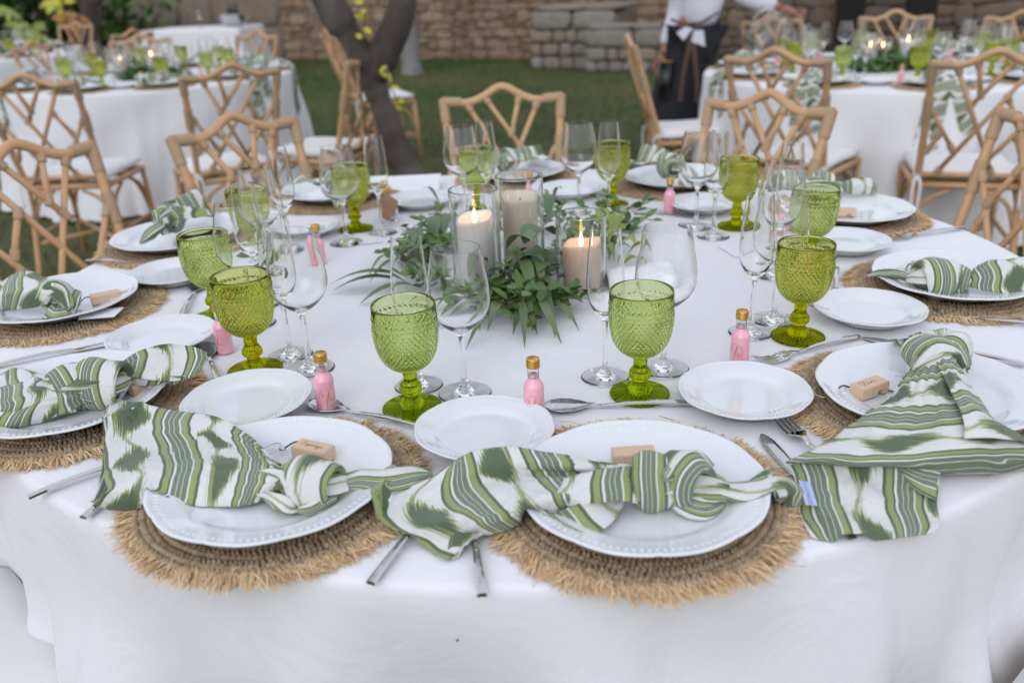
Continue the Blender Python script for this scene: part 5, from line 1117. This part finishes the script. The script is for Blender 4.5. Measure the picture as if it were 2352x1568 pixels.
for a, b, W_, mt in [((1215, 640, .05), (1275, 775, .004), .021, 'euca'), ((1240, 640, .05), (1305, 715, .004), .018, 'euca'), ((1205, 625, .06), (1235, 770, .006), .020, 'euca'), ((1215, 700, .03), (1178, 768, .004), .018, 'euca'), ((1190, 590, .08), (1225, 690, .03), .024, 'euca'),
        ((1150, 560, .10), (1215, 650, .04), .022, 'euca'), ((1230, 560, .09), (1250, 680, .03), .020, 'euca'), ((1260, 650, .04), (1308, 735, .004), .014, 'euca'), ((1200, 720, .02), (1225, 762, .004), .014, 'euca'),
        ((940, 640, .03), (755, 655, .008), .022, 'euca'), ((935, 650, .02), (760, 672, .005), .022, 'euca'), ((960, 660, .015), (825, 700, .004), .022, 'euca'), ((930, 600, .05), (848, 650, .02), .014, 'euca'), ((900, 590, .06), (845, 640, .03), .010, 'euca'),
        ((1100, 690, .02), (1005, 755, .004), .020, 'euca'), ((1130, 700, .02), (1030, 748, .004), .024, 'euca'), ((1120, 730, .015), (1070, 803, .004), .010, 'euca'), ((1140, 640, .03), (1100, 760, .004), .022, 'euca'), ((1090, 620, .03), (1150, 600, .04), .026, 'euca'), ((1080, 640, .02), (1180, 640, .03), .020, 'euca'),
        ((1180, 620, .06), (1250, 600, .08), .030, 'silver'), ((1205, 560, .12), (1275, 540, .10), .050, 'silver'), ((1165, 570, .10), (1235, 560, .12), .044, 'silver'), ((1230, 590, .06), (1195, 640, .05), .03, 'silver'), ((1250, 620, .05), (1290, 590, .06), .03, 'silver'), ((1020, 540, .07), (1045, 500, .10), .030, 'silver'), ((1000, 545, .06), (985, 505, .09), .034, 'silver'), ((965, 570, .06), (950, 530, .08), .034, 'silver'), ((1060, 560, .05), (1040, 520, .08), .030, 'silver'), ((1000, 600, .04), (935, 590, .06), .030, 'silver'), ((980, 620, .04), (925, 630, .03), .026, 'silver'), ((1260, 500, .08), (1275, 455, .10), .03, 'silver'), ((1250, 520, .08), (1300, 515, .08), .036, 'silver'),
        ((1010, 470, .06), (972, 435, .085), .010, 'euca'), ((1270, 470, .06), (1292, 435, .10), .016, 'lime'), ((1262, 480, .05), (1248, 440, .09), .014, 'lime'), ((1225, 480, .05), (1240, 450, .08), .014, 'lime'), ((1250, 500, .04), (1225, 462, .08), .014, 'lime'),
        ((1400, 560, .04), (1440, 520, .06), .036, 'lime'), ((1420, 570, .03), (1460, 560, .05), .034, 'lime'), ((1405, 540, .05), (1425, 500, .07), .032, 'lime'), ((1440, 590, .02), (1490, 580, .03), .030, 'lime'), ((1380, 580, .03), (1420, 600, .02), .026, 'lime'), ((1430, 610, .02), (1480, 615, .01), .022, 'lime'), ((1390, 520, .05), (1380, 490, .07), .026, 'lime'), ((1400, 600, .02), (1450, 570, .02), .020, 'lime'),
        ((1160, 680, .03), (1120, 760, .004), .020, 'euca'), ((1255, 700, .02), (1330, 760, .004), .014, 'euca'), ((1085, 680, .02), (990, 720, .004), .018, 'euca'), ((1240, 690, .04), (1290, 790, .004), .016, 'euca'), ((1195, 690, .04), (1205, 800, .004), .014, 'euca'), ((1050, 700, .015), (940, 735, .004), .014, 'euca'), ((960, 590, .05), (890, 560, .04), .02, 'euca'), ((1290, 600, .05), (1340, 560, .06), .024, 'silver'), ((1120, 600, .07), (1080, 640, .05), .03, 'silver'),
        ((590, 612, .006), (548, 600, .01), .022, 'lime'), ((640, 600, .006), (665, 585, .015), .014, 'lime')]:
    bigleaf(a, b, W_, mt)
# fern sprays
for (a, b) in [((945, 640), (890, 600)), ((1000, 640), (960, 590)), ((990, 570), (940, 560)), ((1280, 640), (1320, 640)), ((1300, 690), (1310, 660)), ((1150, 720), (1180, 740)), ((1320, 580), (1300, 545))]:
    A_ = at(*a, TZ + .03); B_ = at(*b, TZ + .03); mbf = MB(); tube(mbf, [A_, (A_ + B_) / 2 + Vector((0, 0, .01)), B_], .0007, 4); d = (B_ - A_).normalized(); s = Vector((-d.y, d.x, 0))
    for k in range(9):
        for sg in (-1, 1): leaf_geo(mbf, A_.lerp(B_, k / 9) + Vector((0, 0, .008)), d * .6 + s * sg, Vector((0, 0, 1)), .016 * (1 - k / 12), .006, n=3)
    o = mbf.obj('fern_spray', M['box'], gl); o['kind'] = 'stuff'

# ------------------------------------------------------------ chairs
def chair_proto():
    root = empty('rattan_chair'); r = .0127; SW = .190; TW = .208
    def bp(s, t):      # point on the back plane
        z = .475 + (.90 - .475) * t; w_ = SW - .012 + (TW - SW + .012) * t; y = -.195 - .105 * (z - .43) / .47 * (1 + .25 * (z - .43) / .47); return Vector((s * w_, y, z))
    for s in (-1, 1):
        mb = MB(); tube(mb, smooth_path([(s * (SW + .012), -.255, 0), (s * SW, -.205, .25), (s * (SW - .006), -.19, .43), bp(s, .5), bp(s, 1.0)], 4), r * 1.12, 8); mb.obj('back_post', M['rattan'], root)
        mb = MB(); tube(mb, [(s * SW * 1.06, .225, 0), (s * SW * 1.02, .205, .44)], r * 1.05, 8); mb.obj('leg', M['rattan'], root)
    mb = MB(); tp_ = smooth_path([bp(-1.02, 1.0), bp(-.62, .985), bp(-.35, 1.02), bp(0, 1.10), bp(.35, 1.02), bp(.62, .985), bp(1.02, 1.0)], 5); tube(mb, tp_, r * 1.12, 10); mb.obj('top_rail', M['rattan'], root)
    bars = [((-.62, .985), (.42, 0)), ((-.30, 1.04), (-.12, .70)), ((.32, 1.04), (-.33, .60)), ((.62, .985), (-.72, 0)), ((-.95, .62), (-.42, .22)), ((-.68, .42), (-.95, .20)), ((.95, .64), (.02, 0)), ((.28, .74), (.66, .44)), ((.60, .40), (.95, .10))]
    for a, b in bars:
        mb = MB(); tube(mb, [bp(*a), (bp(*a) + bp(*b)) / 2 + Vector((0, -.002, 0)), bp(*b)], r * .72, 8); mb.obj('lattice_bar', M['rattan'], root)
    mb = MB(); tube(mb, [bp(-1, 0), bp(1, 0)], r * .9, 8); mb.obj('back_rail', M['rattan'], root)
    def wrap(mb, a, b, rr):
        L = (b - a).length; n = max(3, int(L / .0042)); P = []; Rr = []
        for i in range(n * 2 + 1): P.append(a.lerp(b, i / (n * 2))); Rr.append(rr * (1.0 if i % 2 else 1.10))
        tube(mb, P, Rr, 10)
    def W_(*a):
        m_ = MB(); wrap(m_, *a); m_.obj('binding', M['binding'], root)
    for s in (-1, 1):
        W_(bp(s, .84), bp(s, 1.02), r * 1.32); W_(bp(s * 1.03, 1.0), bp(s * .70, .99), r * 1.32); W_(bp(s, .50), bp(s, .70), r * 1.34)
        W_(bp(s * .6, .99), bp(s * .56, .93), r * .95)
    for (a, b) in bars:
        A_ = bp(*a); B_ = bp(*b); d = (B_ - A_).normalized(); W_(A_ + d * .004, A_ + d * .034, r * .95); W_(B_ - d * .034, B_ - d * .004, r * .95)
    mb = MB(); fr = [(-SW, -.19, .43), (SW, -.19, .43), (SW * 1.02, .205, .43), (-SW * 1.02, .205, .43)]
    for i in range(4): tube(mb, [fr[i], fr[(i + 1) % 4]], r * 1.15, 8)
    tube(mb, [(-SW, -.10, .427), (SW, -.10, .427)], r * .8, 6); tube(mb, [(-SW, .08, .427), (SW, .08, .427)], r * .8, 6); mb.obj('seat_frame', M['rattan'], root)
    def one_(nm, *a_): m_ = MB(); tube(m_, *a_); m_.obj(nm, M['rattan'], root)
    for s in (-1, 1):
        one_('bracket', smooth_path([(s * SW, -.19, .22), (s * SW, -.15, .35), (s * SW, -.05, .41)], 5), r * .7, 7); one_('bracket', smooth_path([(s * SW, .21, .22), (s * SW, .16, .35), (s * SW, .06, .41)], 5), r * .7, 7)
        for yy in (-.19, .205): one_('bracket', smooth_path([(s * SW, yy, .24), (s * SW * .78, yy, .36), (s * SW * .35, yy, .41)], 5), r * .7, 7)
        one_('stretcher', [(s * SW * 1.03, -.22, .20), (s * SW * 1.04, .21, .20)], r * .8, 7)
    one_('stretcher', [(-SW * 1.03, -.22, .17), (SW * 1.03, .21, .17)], r * .8, 7); one_('stretcher', [(SW * 1.03, -.22, .18), (-SW * 1.03, .21, .18)], r * .8, 7)
    bm = bmesh.new(); bmesh.ops.create_cube(bm, size=1); bmesh.ops.subdivide_edges(bm, edges=bm.edges[:], cuts=7, use_grid_fill=True)
    for v in bm.verts:
        x_, y_, z_ = v.co; e = 1 - max(abs(x_), abs(y_)) * 2; z2 = z_ * .042 * (1 - .62 * max(0, 1 - e * 4.5) ** 2) + (.006 * (1 - (2 * x_) ** 2) * (1 - (2 * y_) ** 2) if z_ > 0 else 0) + .002 * math.sin(x_ * 17 + y_ * 9); rr = 1 - .03 * max(0, 1 - e * 8)
        v.co = Vector((x_ * .395 * rr, y_ * .41 * rr + .012, z2 + .468))
    for f in bm.faces: f.smooth = True
    m = bpy.data.meshes.new('cushion'); bm.to_mesh(m); bm.free(); m.materials.append(M['cushion']); mobj('cushion', m, root)
    for s in (-1, 1):
        mb = MB()
        for (dx, L_) in ((-.007, .10), (.010, .15)):
            P = [Vector((s * (SW - .004), -.206, .47)), Vector((s * SW + dx, -.222, .455)), Vector((s * SW + dx * 1.6, -.226, .42)), Vector((s * SW + dx * 1.2, -.226, .45 - L_))]; P = smooth_path(P, 4); vs = []; fs = []
            for p in P: vs += [p - Vector((.006, 0, 0)), p + Vector((.006, .002, 0))]
            for i in range(len(P) - 1): fs.append((i * 2, i * 2 + 1, i * 2 + 3, i * 2 + 2))
            mb.add(vs, fs, True)
        wrap(mb, Vector((s * (SW - .004), -.192, .462)), Vector((s * (SW - .004), -.196, .480)), r * 1.45)
        o = mb.obj('tie', M['cushion'], root); o.modifiers.new('s', 'SOLIDIFY').thickness = .0012
    return root
CHP = chair_proto()
def chair_at(c1, c2, label, group, zt=.955):
    """c1, c2: where the two top corners of the back are seen (from behind: left, right); the seat is away from the viewer unless swapped"""
    A_ = at(c1[0], c1[1], zt); B_ = at(c2[0], c2[1], zt); A_.z = B_.z = 0; m_ = (A_ + B_) / 2; d = B_ - A_; rz = math.atan2(d.y, d.x)
    off = Matrix.Rotation(rz, 3, 'Z') @ Vector((0, .322, 0)); place(CHP, (m_.x + off.x, m_.y + off.y, 0), rz, label, 'chair', group, 1.04)
def chair_xy(x_, y_, rz, label, group): place(CHP, (x_, y_, 0), rz, label, 'chair', group)
G1 = 'rattan chairs around the near table'
def facing(px, py, towards, label, group, zt=.955, twist=0, sc_=1.04):
    if towards is TC: zt = .925; sc_ = 1.0
    """px,py: centre of the top rail seen; the chair faces the given table centre"""
    P = at(px, py, zt); d = Vector((towards.x - P.x, towards.y - P.y, 0)); rz = math.atan2(d.y, d.x) - PI / 2 + twist; off = Matrix.Rotation(rz, 3, 'Z') @ Vector((0, .322, 0)); place(CHP, (P.x + off.x, P.y + off.y, 0), rz, label, 'chair', group, sc_)
facing(1153, 212, TC, 'rattan lattice back chair standing alone before the open lawn', G1, twist=0)
facing(540, 281, TC, 'rattan chair behind the rear left place, its arched back nearest the left table', G1, twist=.12)
facing(44, 347, TC, 'rattan chair cut by the picture edge, beside the left rear placemat', G1, twist=-.1)
facing(1762, 229, TC, 'rattan chair behind the goblets, its back overlapping another chair back', G1, twist=-.18)
facing(2440, 262, TC, 'rattan chair at the right picture edge with thick wrapped post', G1, twist=-.15)
chair_xy(-.86, .88, R(-46), 'rattan chair of which only a cushion corner shows at bottom left', G1)
chair_xy(.80, .70, R(40), 'rattan chair of which only a white cushion corner shows at bottom right', G1)
G2 = 'rattan chairs around the left table'; G3 = 'rattan chairs around the right table'
facing(62, 185, LT, 'rattan chair with its white seat turned right, nearest at the left table', G2, twist=-.15)
facing(526, 162, LT, 'rattan chair with tied cushion between the left table and the near table', G2, twist=.05)
chair_at((782, 140), (900, 118), 'rattan chair half hidden by the forked trunk', G2)
chair_at((737, 74), (783, 82), 'slim side view rattan chair behind the one by the trunk', G2)
facing(585, 80, LT, 'far rattan chair in front of the white serving table', G2)
facing(322, 90, LT, 'far rattan chair with arched back before the brown wall', G2); facing(300, 76, FT, 'rattan chair just behind the arched back before the brown wall', G2)
facing(170, 58, FT, 'small far rattan chair below the rust leaves', G2); facing(80, 105, LT, 'rattan chair between the left table and the distant table', G2, twist=.3)
chair_at((1425, 78), (1492, 117), 'rattan chair seen from its side left of the waiter', G3)
facing(1787, 128, RTB, 'rattan chair with bound corners between the waiter and the right table', G3)
facing(2290, 132, RTB, 'rattan chair with long white ties at the right table', G3, twist=-.12)
facing(2058, 36, RTB, 'far rattan chair with a dark arch opening behind the right table', G3); facing(1775, 45, RTB, 'far rattan chair partly behind the tilted glass jug', G3); facing(2345, 38, RTB, 'far rattan chair at the top right corner', G3)

CLAMP = False
# ------------------------------------------------------------ far table settings
def hang_napkin_mesh(i):
    mb = MB(); gen_napkin(mb, Vector((0, 0, 0)), PI, .40, .105, .12, 1.0, seed=i * 2.7 + 1, base=.014, hang=.175); return mb.mesh('napkin', M['napkin'])
HN = [hang_napkin_mesh(i) for i in range(3)]
def flat_nap_mesh(i):
    mb = MB(); gen_napkin(mb, Vector((0, 0, 0)), PI / 2 + i, .15, .09, .11, 1.2, seed=i * 2.7 + 4, base=.014); return mb.mesh('napkin', M['napkin'])
FN = [flat_nap_mesh(i) for i in range(2)]
DIRS = ['right side', 'far right', 'far side, right of centre', 'far side, left of centre', 'far left', 'left side', 'near left', 'near side, left of centre', 'near side, right of centre', 'near right']
def far_setting(T, tname, n, R0, hang_set, zt=TZ, simple=False):
    for k in range(n):
        a = 2 * PI * (k + .25) / n; u = Vector((math.cos(a), math.sin(a), 0)); s = Vector((-u.y, u.x, 0)); T3 = Vector((T.x, T.y, 0)); c = T3 + u * (R0 - .19)
        where = f'on the {tname}, {DIRS[k * 10 // n]}'
        place(MATP, (c.x, c.y, zt + .003), a * 3, 'fringed seagrass placemat ' + where, 'placemat', 'placemats on the ' + tname)
        def one(nm, me, loc, lab, cat, dz=0, rz=None):
            o = mobj(nm, me, None, (loc.x, loc.y, zt + dz)); o.rotation_euler.z = random.uniform(0, 6) if rz is None else rz; tag(o, lab + ' ' + where, cat, nm.replace('_', ' ') + 's on the ' + tname)
        one('dinner_plate', PM, c, 'white dinner plate', 'plate', .0165); one('side_plate', SM, T3 + u * (R0 - .34) - s * .22, 'white side plate', 'plate', .0085)
        one('napkin', random.choice(HN if k in hang_set else FN), c, 'green ikat napkin ' + ('hanging' if k in hang_set else 'knotted'), 'napkin', .016, a)
        g0 = T3 + u * (R0 - .43) + s * random.uniform(-.02, .05)
        one('green_goblet', GO if k % 3 else GM, g0, 'green goblet', 'goblet', .003); one('wine_glass', WM, g0 - u * .03 + s * .10, 'clear wine glass', 'wine glass', .003); one('champagne_flute', FM, g0 - u * .10 + s * .02, 'clear flute', 'flute', .003)
        p = T3 + u * (R0 - .38) - s * .10; place(BOTP, (p.x, p.y, zt + .003), random.uniform(0, 6), 'miniature pink bottle ' + where, 'bottle', 'pink bottles on the ' + tname)
def centre(T, tname, seed, zt=TZ):
    rd = random.Random(seed); T3 = Vector((T.x, T.y, zt + .004)); g = empty('greenery_garland', T3); tag(g, 'dark green leafy garland in the middle of the ' + tname, 'garland')
    crown('foliage', 'box', g, (0, 0, .04), (.24, .2, .035), 700, .06, .03, 16, seed)
    for k, (dx, dy, h, mt, ln) in enumerate([(-.14, -.06, .11, 'wax_cream', 'cream'), (.06, -.05, .13, 'wax', 'white'), (.0, .12, .09, 'wax_pink', 'blush')]):
        l = T3 + Vector((dx, dy, 0)); H = (.19, .2, .15)[k]
        pr = [(0, 0), (.0465, 0), (.0465, H), (.0445, H), (.0442, .007), (0, .006)]; o = mobj('candle_vase', VM[k], None, l); tag(o, f'glass cylinder around the {ln} candle on the ' + tname, 'candle holder', 'candle holders on the ' + tname)
        rt = empty('pillar_candle', l + Vector((0, 0, .0075))); tag(rt, f'{ln} pillar candle in the middle of the ' + tname, 'candle', 'candles on the ' + tname); mb = MB(); lathe(mb, [(0, 0), (.034, 0), (.034, h), (.028, h - .002), (0, h - .008)], 28); mb.obj('wax', M[mt], rt)
        mb = MB(); lathe(mb, [(0, h + .002), (.004, h + .008), (.0042, h + .016), (0, h + .034)], 12); mb.obj('flame', M['flame'], rt)
VM = []
for H in (.19, .2, .15): VM.append(closed_lathe('candle_vase', [(0, 0), (.045, 0), (.0465, .002)] + rimjoin([(.0465, .003), (.0465, H)], [(.0445, H), (.0445, .009)]) + [(.043, .007), (0, .006)], M['clear'], 40))
far_setting(RTB, 'right hand table', 10, .99, {5, 6, 7, 8, 9, 0}); centre(RTB, 'right hand table', 3)
far_setting(LT, 'left hand table', 10, .97, {0, 9, 6, 1}); centre(LT, 'left hand table', 4)
far_setting(FT, 'distant corner table', 8, .97, {1}); centre(FT, 'distant corner table', 5)
# draped napkin corner seen at left of right table etc. is covered by hanging napkins

# serving table
st = empty('serving_table', (-4.55, 14.2, 0), R(-6)); tag(st, 'rectangular serving table in a white cloth before the brown block wall', 'table')
mb = MB(); box(mb, (0, 0, .71), (1.50, 1.0, .03)); 
for sx in (-1, 1):
    for sy in (-1, 1): box(mb, (sx * .6, sy * .4, .35), (.05, .05, .70))
mb.obj('table_frame', M['beech'], st)
vs = []; fs = []; ng = 160
def rrect(t, hw, hh):
    per = 4 * (hw + hh); s = t * per
    for (x0, y0, dx, dy, L) in ((-hw, -hh, 1, 0, 2 * hw), (hw, -hh, 0, 1, 2 * hh), (hw, hh, -1, 0, 2 * hw), (-hw, hh, 0, -1, 2 * hh)):
        if s <= L: return x0 + dx * s, y0 + dy * s
        s -= L
    return -hw, -hh
for i in range(14):
    for k in range(ng):
        q = max(0, i - 1) / 12; x_, y_ = rrect(k / ng, .76 + .10 * q, .51 + .08 * q); f = (.018 * q) * math.sin(k / ng * 2 * PI * 19) ; vs.append((x_ * (1 + f), y_ * (1 + f), .735 - .715 * q - (.0 if i else 0)))
vs.append((0, 0, .736))
for i in range(13):
    for k in range(ng): k2 = (k + 1) % ng; fs.append((i * ng + k, (i + 1) * ng + k, (i + 1) * ng + k2, i * ng + k2))
for k in range(ng): fs.append((len(vs) - 1, k, (k + 1) % ng))
mb = MB(); mb.add(vs, fs, True); o = mb.obj('tablecloth', M['cloth'], None, st.location); o.rotation_euler = st.rotation_euler; tag(o, 'white square edged cloth on the rectangular serving table', 'tablecloth')
ib = empty('ice_bucket', (-4.02, 14.05, .738)); tag(ib, 'steel ice bucket with bottles on the serving table', 'bucket'); mb = MB(); lathe(mb, [(0, 0), (.13, 0), (.17, .06), (.19, .17), (.20, .175), (.185, .17), (.16, .06), (0, .02)], 28); mb.obj('bucket_body', M['steel'], ib)
mb = MB(); 
for s in (-1, 1): tube(mb, [(s * .19, 0, .13), (s * .225, 0, .12), (s * .225, 0, .09), (s * .18, 0, .08)], .008, 6)
mb.obj('handle', M['steel'], ib)
for i, (dx, dy, tl) in enumerate([(-.07, 0, .15), (.06, .03, -.1), (.0, -.05, .3)]):
    mb = MB(); lathe(mb, [(0, 0), (.04, 0), (.041, .18), (.035, .21), (.015, .25), (.014, .31), (0, .31)], 16); o = mb.obj('wine_bottle', M['green'] if False else mat('dark_bottle_glass', (.01, .02, .012), .1)); o.location = (-4.02 + dx, 14.05 + dy, .775); o.rotation_euler = (0, tl, 0); tag(o, ['dark wine bottle leaning left in the ice bucket', 'dark wine bottle leaning right in the ice bucket', 'dark wine bottle at the front of the ice bucket'][i], 'bottle', 'bottles in the ice bucket')
o = mobj('wine_glass', WM, None, (-4.5, 13.95, .738)); o.rotation_euler = (0, -.0, 0); o.scale = (1.2,) * 3; tag(o, 'clear glass standing on the serving table beside the bucket', 'wine glass')

# ------------------------------------------------------------ the waiter
def skin(name, verts, edges, rads, matn, parent, sub=2, rootv=0):
    m = bpy.data.meshes.new(name); m.from_pydata([tuple(v) for v in verts], edges, []); m.materials.append(M[matn]); o = mobj(name, m, parent); o.modifiers.new('k', 'SKIN'); 
    for i, r in enumerate(rads): sv = m.skin_vertices[0].data[i]; sv.radius = r if isinstance(r, tuple) else (r, r); sv.use_root = (i == rootv)
    sb = o.modifiers.new('s', 'SUBSURF'); sb.levels = sb.render_levels = sub; 
    for md in o.modifiers:
        if md.type == 'SKIN': md.use_smooth_shade = True
    return o
WP = Vector((1.19, 5.9, 0)); pn = empty('person', WP); tag(pn, 'person in a white shirt and black apron pouring from a glass jug, seen from behind', 'person')
zz = lambda z: z
hipL, hipR = (-.01, 0, .92), (.15, 0, .92)
handR = Vector(at(1790, 22, 1.12)) ; 
def rel(px, py, dist): return atd(px, py, dist) - WP
hl = rel(1522, 128, 5.86); hr = rel(1796, 20, 5.72); el = rel(1555, 30, 5.98); er = rel(1692, -14, 5.85)
shl = Vector((.0, .02, 1.36)); shr = Vector((.36, -.02, 1.38)); neck = Vector((.22, .04, 1.47)); head = Vector((.25, .04, 1.60))
V_ = [(.075, 0, .95), (.12, 0, 1.12), (.18, .01, 1.30), neck, head, (.25, .04, 1.70), shl, el, hl, shr, er, hr, hipL, (-.09, .0, .50), (-.14, 0, .08), (-.14, .12, .04), hipR, (.07, .03, .50), (.06, .0, .08), (.06, .12, .04)]
E_ = [(0, 1), (1, 2), (2, 3), (3, 4), (4, 5), (2, 6), (6, 7), (7, 8), (2, 9), (9, 10), (10, 11), (0, 12), (12, 13), (13, 14), (14, 15), (0, 16), (16, 17), (17, 18), (18, 19)]
R_ = [(.09, .07), (.09, .07), (.11, .085), .052, (.075, .09), .055, .06, .042, .028, .06, .042, .028, .07, .055, .04, .035, .07, .055, .04, .035]
skin('body', V_, E_, R_, 'skin', pn)
e = 1.22
skin('shirt', [(.08, 0, .90), (.115, 0, 1.10), (.18, .01, 1.30), (.21, .03, 1.43), shl, el, hl.lerp(el, .20), shr, er, hr.lerp(er, .10)], [(0, 1), (1, 2), (2, 3), (2, 4), (4, 5), (5, 6), (2, 7), (7, 8), (8, 9)], [(.155, .125), (.165, .13), (.18, .13), .065, .085, .066, .052, .085, .070, .062], 'shirt', pn)
skin('trousers', [(.075, 0, .93), (-.01, 0, .88), (-.09, 0, .50), (-.14, 0, .09), (.15, 0, .88), (.07, .03, .50), (.06, 0, .09)], [(0, 1), (1, 2), (2, 3), (0, 4), (4, 5), (5, 6)], [(.16, .13), .115, .095, .075, .115, .095, .075], 'black', pn)
# shoes
for s, x_ in ((-1, -.14), (1, .06)):
    mb = MB(); tube(mb, smooth_path([(x_, -.06, .04), (x_, .05, .045), (x_, .17, .03)], 4), [.042, .045, .047, .047, .046, .045, .044, .04, .025], 10); mb.obj('shoe', M['black'], pn)
# apron: wraps the front and sides, open at the back
vs = []; fs = []
for i in range(15):
    t = i / 14; z0_ = .955 - .62 * t
    for j in range(41):
        a = R(-245) + R(310) * j / 40 + R(20); rr = (.158 + .06 * t) * (1 + .04 * math.sin(j * .9) * t); z_ = z0_ + .16 * rr * math.cos(a) * (1 - t); vs.append((-.01 + .2 * (z_ - .52) + rr * .94 * math.cos(a), rr * .92 * math.sin(a), z_))
for i in range(14):
    for j in range(40): q = i * 41 + j; fs.append((q, q + 1, q + 42, q + 41))
mb = MB(); mb.add(vs, fs, True); ap = mb.obj('apron', M['black'], pn); ap.modifiers.new('s', 'SOLIDIFY').thickness = .004
mb = MB(); bw = rel(1590, 55, 5.74); tube(mb, smooth_path([bw + Vector((-.13, .03, .03)), bw + Vector((-.05, 0, .0)), bw, bw + Vector((.06, 0, .005)), bw + Vector((.17, .05, .06))], 4), .008, 6)
for dx, L_ in ((-.05, .60), (.035, .48)):
    P = smooth_path([bw, bw + Vector((dx * .4, -.02, -.15)), bw + Vector((dx * 1.1, -.03, -.34)), bw + Vector((dx * 1.3, -.03, -L_))], 5)
    v2_ = []; f2_ = []
    for p in P: v2_ += [p - Vector((.016, 0, 0)), p + Vector((.016, 0, 0)), p + Vector((.016, .005, 0)), p + Vector((-.016, .005, 0))]
    for i in range(len(P) - 1):
        for q in range(4): a_ = i * 4 + q; b_ = i * 4 + (q + 1) % 4; f2_.append((a_, b_, b_ + 4, a_ + 4))
    mb.add(v2_, f2_, True)
mb.obj('apron_strap', M['apron'], pn)
# shirt tails over the apron
mb = MB()
for pts in ([(1554, 76), (1574, 62), (1592, 66), (1570, 94)], [(1588, 96), (1594, 70), (1616, 70), (1620, 108)]):
    P_ = [rel(a, b, 5.72) for a, b in pts]; mb.add(P_ + [p + Vector((0, .006, 0)) for p in P_], [(0, 1, 2, 3), (7, 6, 5, 4), (0, 4, 5, 1), (1, 5, 6, 2), (2, 6, 7, 3), (3, 7, 4, 0)], False)
mb.obj('shirt_tail', M['shirt'], pn)
# hair, face, ears
mb = MB(); bmh = bmesh.new(); bmesh.ops.create_uvsphere(bmh, u_segments=20, v_segments=14, radius=1); 
hv = [Vector((v.co.x * .088 + .25, v.co.y * .102 + .02, v.co.z * .105 + 1.655)) for v in bmh.verts]; hv = [v if (v.y < .085 or v.z > 1.68) else Vector((v.x, .075, v.z)) for v in hv]
mb.add(hv, [tuple(x_.index for x_ in f.verts) for f in bmh.faces]); bmh.free(); mb.obj('hair', M['hair'], pn)
mb = MB()
for s in (-1, 1): tube(mb, [(.25 + s * .078, .045, 1.60), (.25 + s * .088, .04, 1.625), (.25 + s * .08, .045, 1.65)], [.008, .012, .008], 6)
tube(mb, [(.25, .123, 1.655), (.25, .147, 1.62), (.25, .125, 1.612)], [.008, .014, .010], 7); mb.obj('face_features', M['skin'], pn)
# hands
def hand(parent, wr_, dirv, side, up):
    dirv = dirv.normalized(); side = (side - dirv * side.dot(dirv)).normalized(); nn = dirv.cross(side)
    mb = MB(); tube(mb, [wr_, wr_ + dirv * .04, wr_ + dirv * .085], [.024, .036, .034], 8)
    for k, L_ in enumerate((.07, .08, .075, .06)):
        b = wr_ + dirv * .08 + side * (-.028 + .019 * k); tube(mb, [b, b + dirv * L_ * .45 + nn * .01, b + dirv * L_ * .7 + nn * .035, b + dirv * L_ * .55 + nn * .06], [.0095, .009, .0085, .007], 6)
    b = wr_ + dirv * .03 - side * .03; tube(mb, [b, b - side * .03 + dirv * .03 + nn * .01, b - side * .025 + dirv * .055 + nn * .03], [.012, .011, .008], 6); mb.obj('hand', M['skin'], parent)
hand(pn, hl, Vector((-.1, -.05, -1)), Vector((1, 0, 0)), None); hand(pn, hr, Vector((.8, -.1, -.5)), Vector((0, 1, .2)), None)
# jug, tilted in the raised hand; glass in the lowered one
jg = empty('glass_jug', WP + rel(1765, 78, 5.62)); tag(jg, 'large clear glass jug tilted in the raised hand of the waiter', 'jug'); jg.rotation_euler = (0, R(52), R(0))
jp = [(0, -.14), (.060, -.14), (.085, -.12), (.098, -.06), (.095, .0), (.075, .07), (.060, .11), (.066, .14), (.062, .14), (.056, .11), (.071, .07), (.090, .0), (.093, -.06), (.080, -.115), (0, -.128)]
mobj('jug_body', closed_lathe('jug_body', spl(jp, 3), M['clear'], 40), jg); mb = MB(); tube(mb, smooth_path([(-.06, 0, .11), (-.13, 0, .09), (-.14, 0, .0), (-.092, 0, -.06)], 5), .009, 8); mb.obj('handle', M['clear'], jg)
wg = empty('drinking_glass', WP + rel(1530, 185, 5.78)); tag(wg, 'clear glass vase held low in the left hand of the waiter', 'glass'); mobj('glass_body', closed_lathe('glass_body', [(0, -.12), (.04, -.12), (.05, -.11), (.055, .12), (.053, .12), (.047, -.10), (0, -.105)], M['clear'], 32), wg)
mb = MB(); lathe(mb, [(.0535, .118), (.0565, .118), (.0565, .124), (.0535, .124)], 32, close=True); mb.obj('gilt_rim', M['gold'], wg)

# fallen crumbs on the near cloth
for i, (px, py) in enumerate([(1020, 1417), (1470, 770)]):
    mb = MB(); lathe(mb, [(0, -.0012), (.0015, 0), (.001, .0012), (0, .0015)], 7, lambda r, z, a, i_: (r * (1 + .4 * math.sin(3 * a)), z)); p = at(px, py, TZ + .004 if i else TZ - .02); o = mb.obj('crumb', M['dark'], None, (p.x, p.y, TZ + .004)); 
    if i == 0: o.location = (-.066, .668, .706)
    tag(o, ['dark speck near the front hem of the cloth', 'tiny dark speck beside the garland'][i], 'crumb')
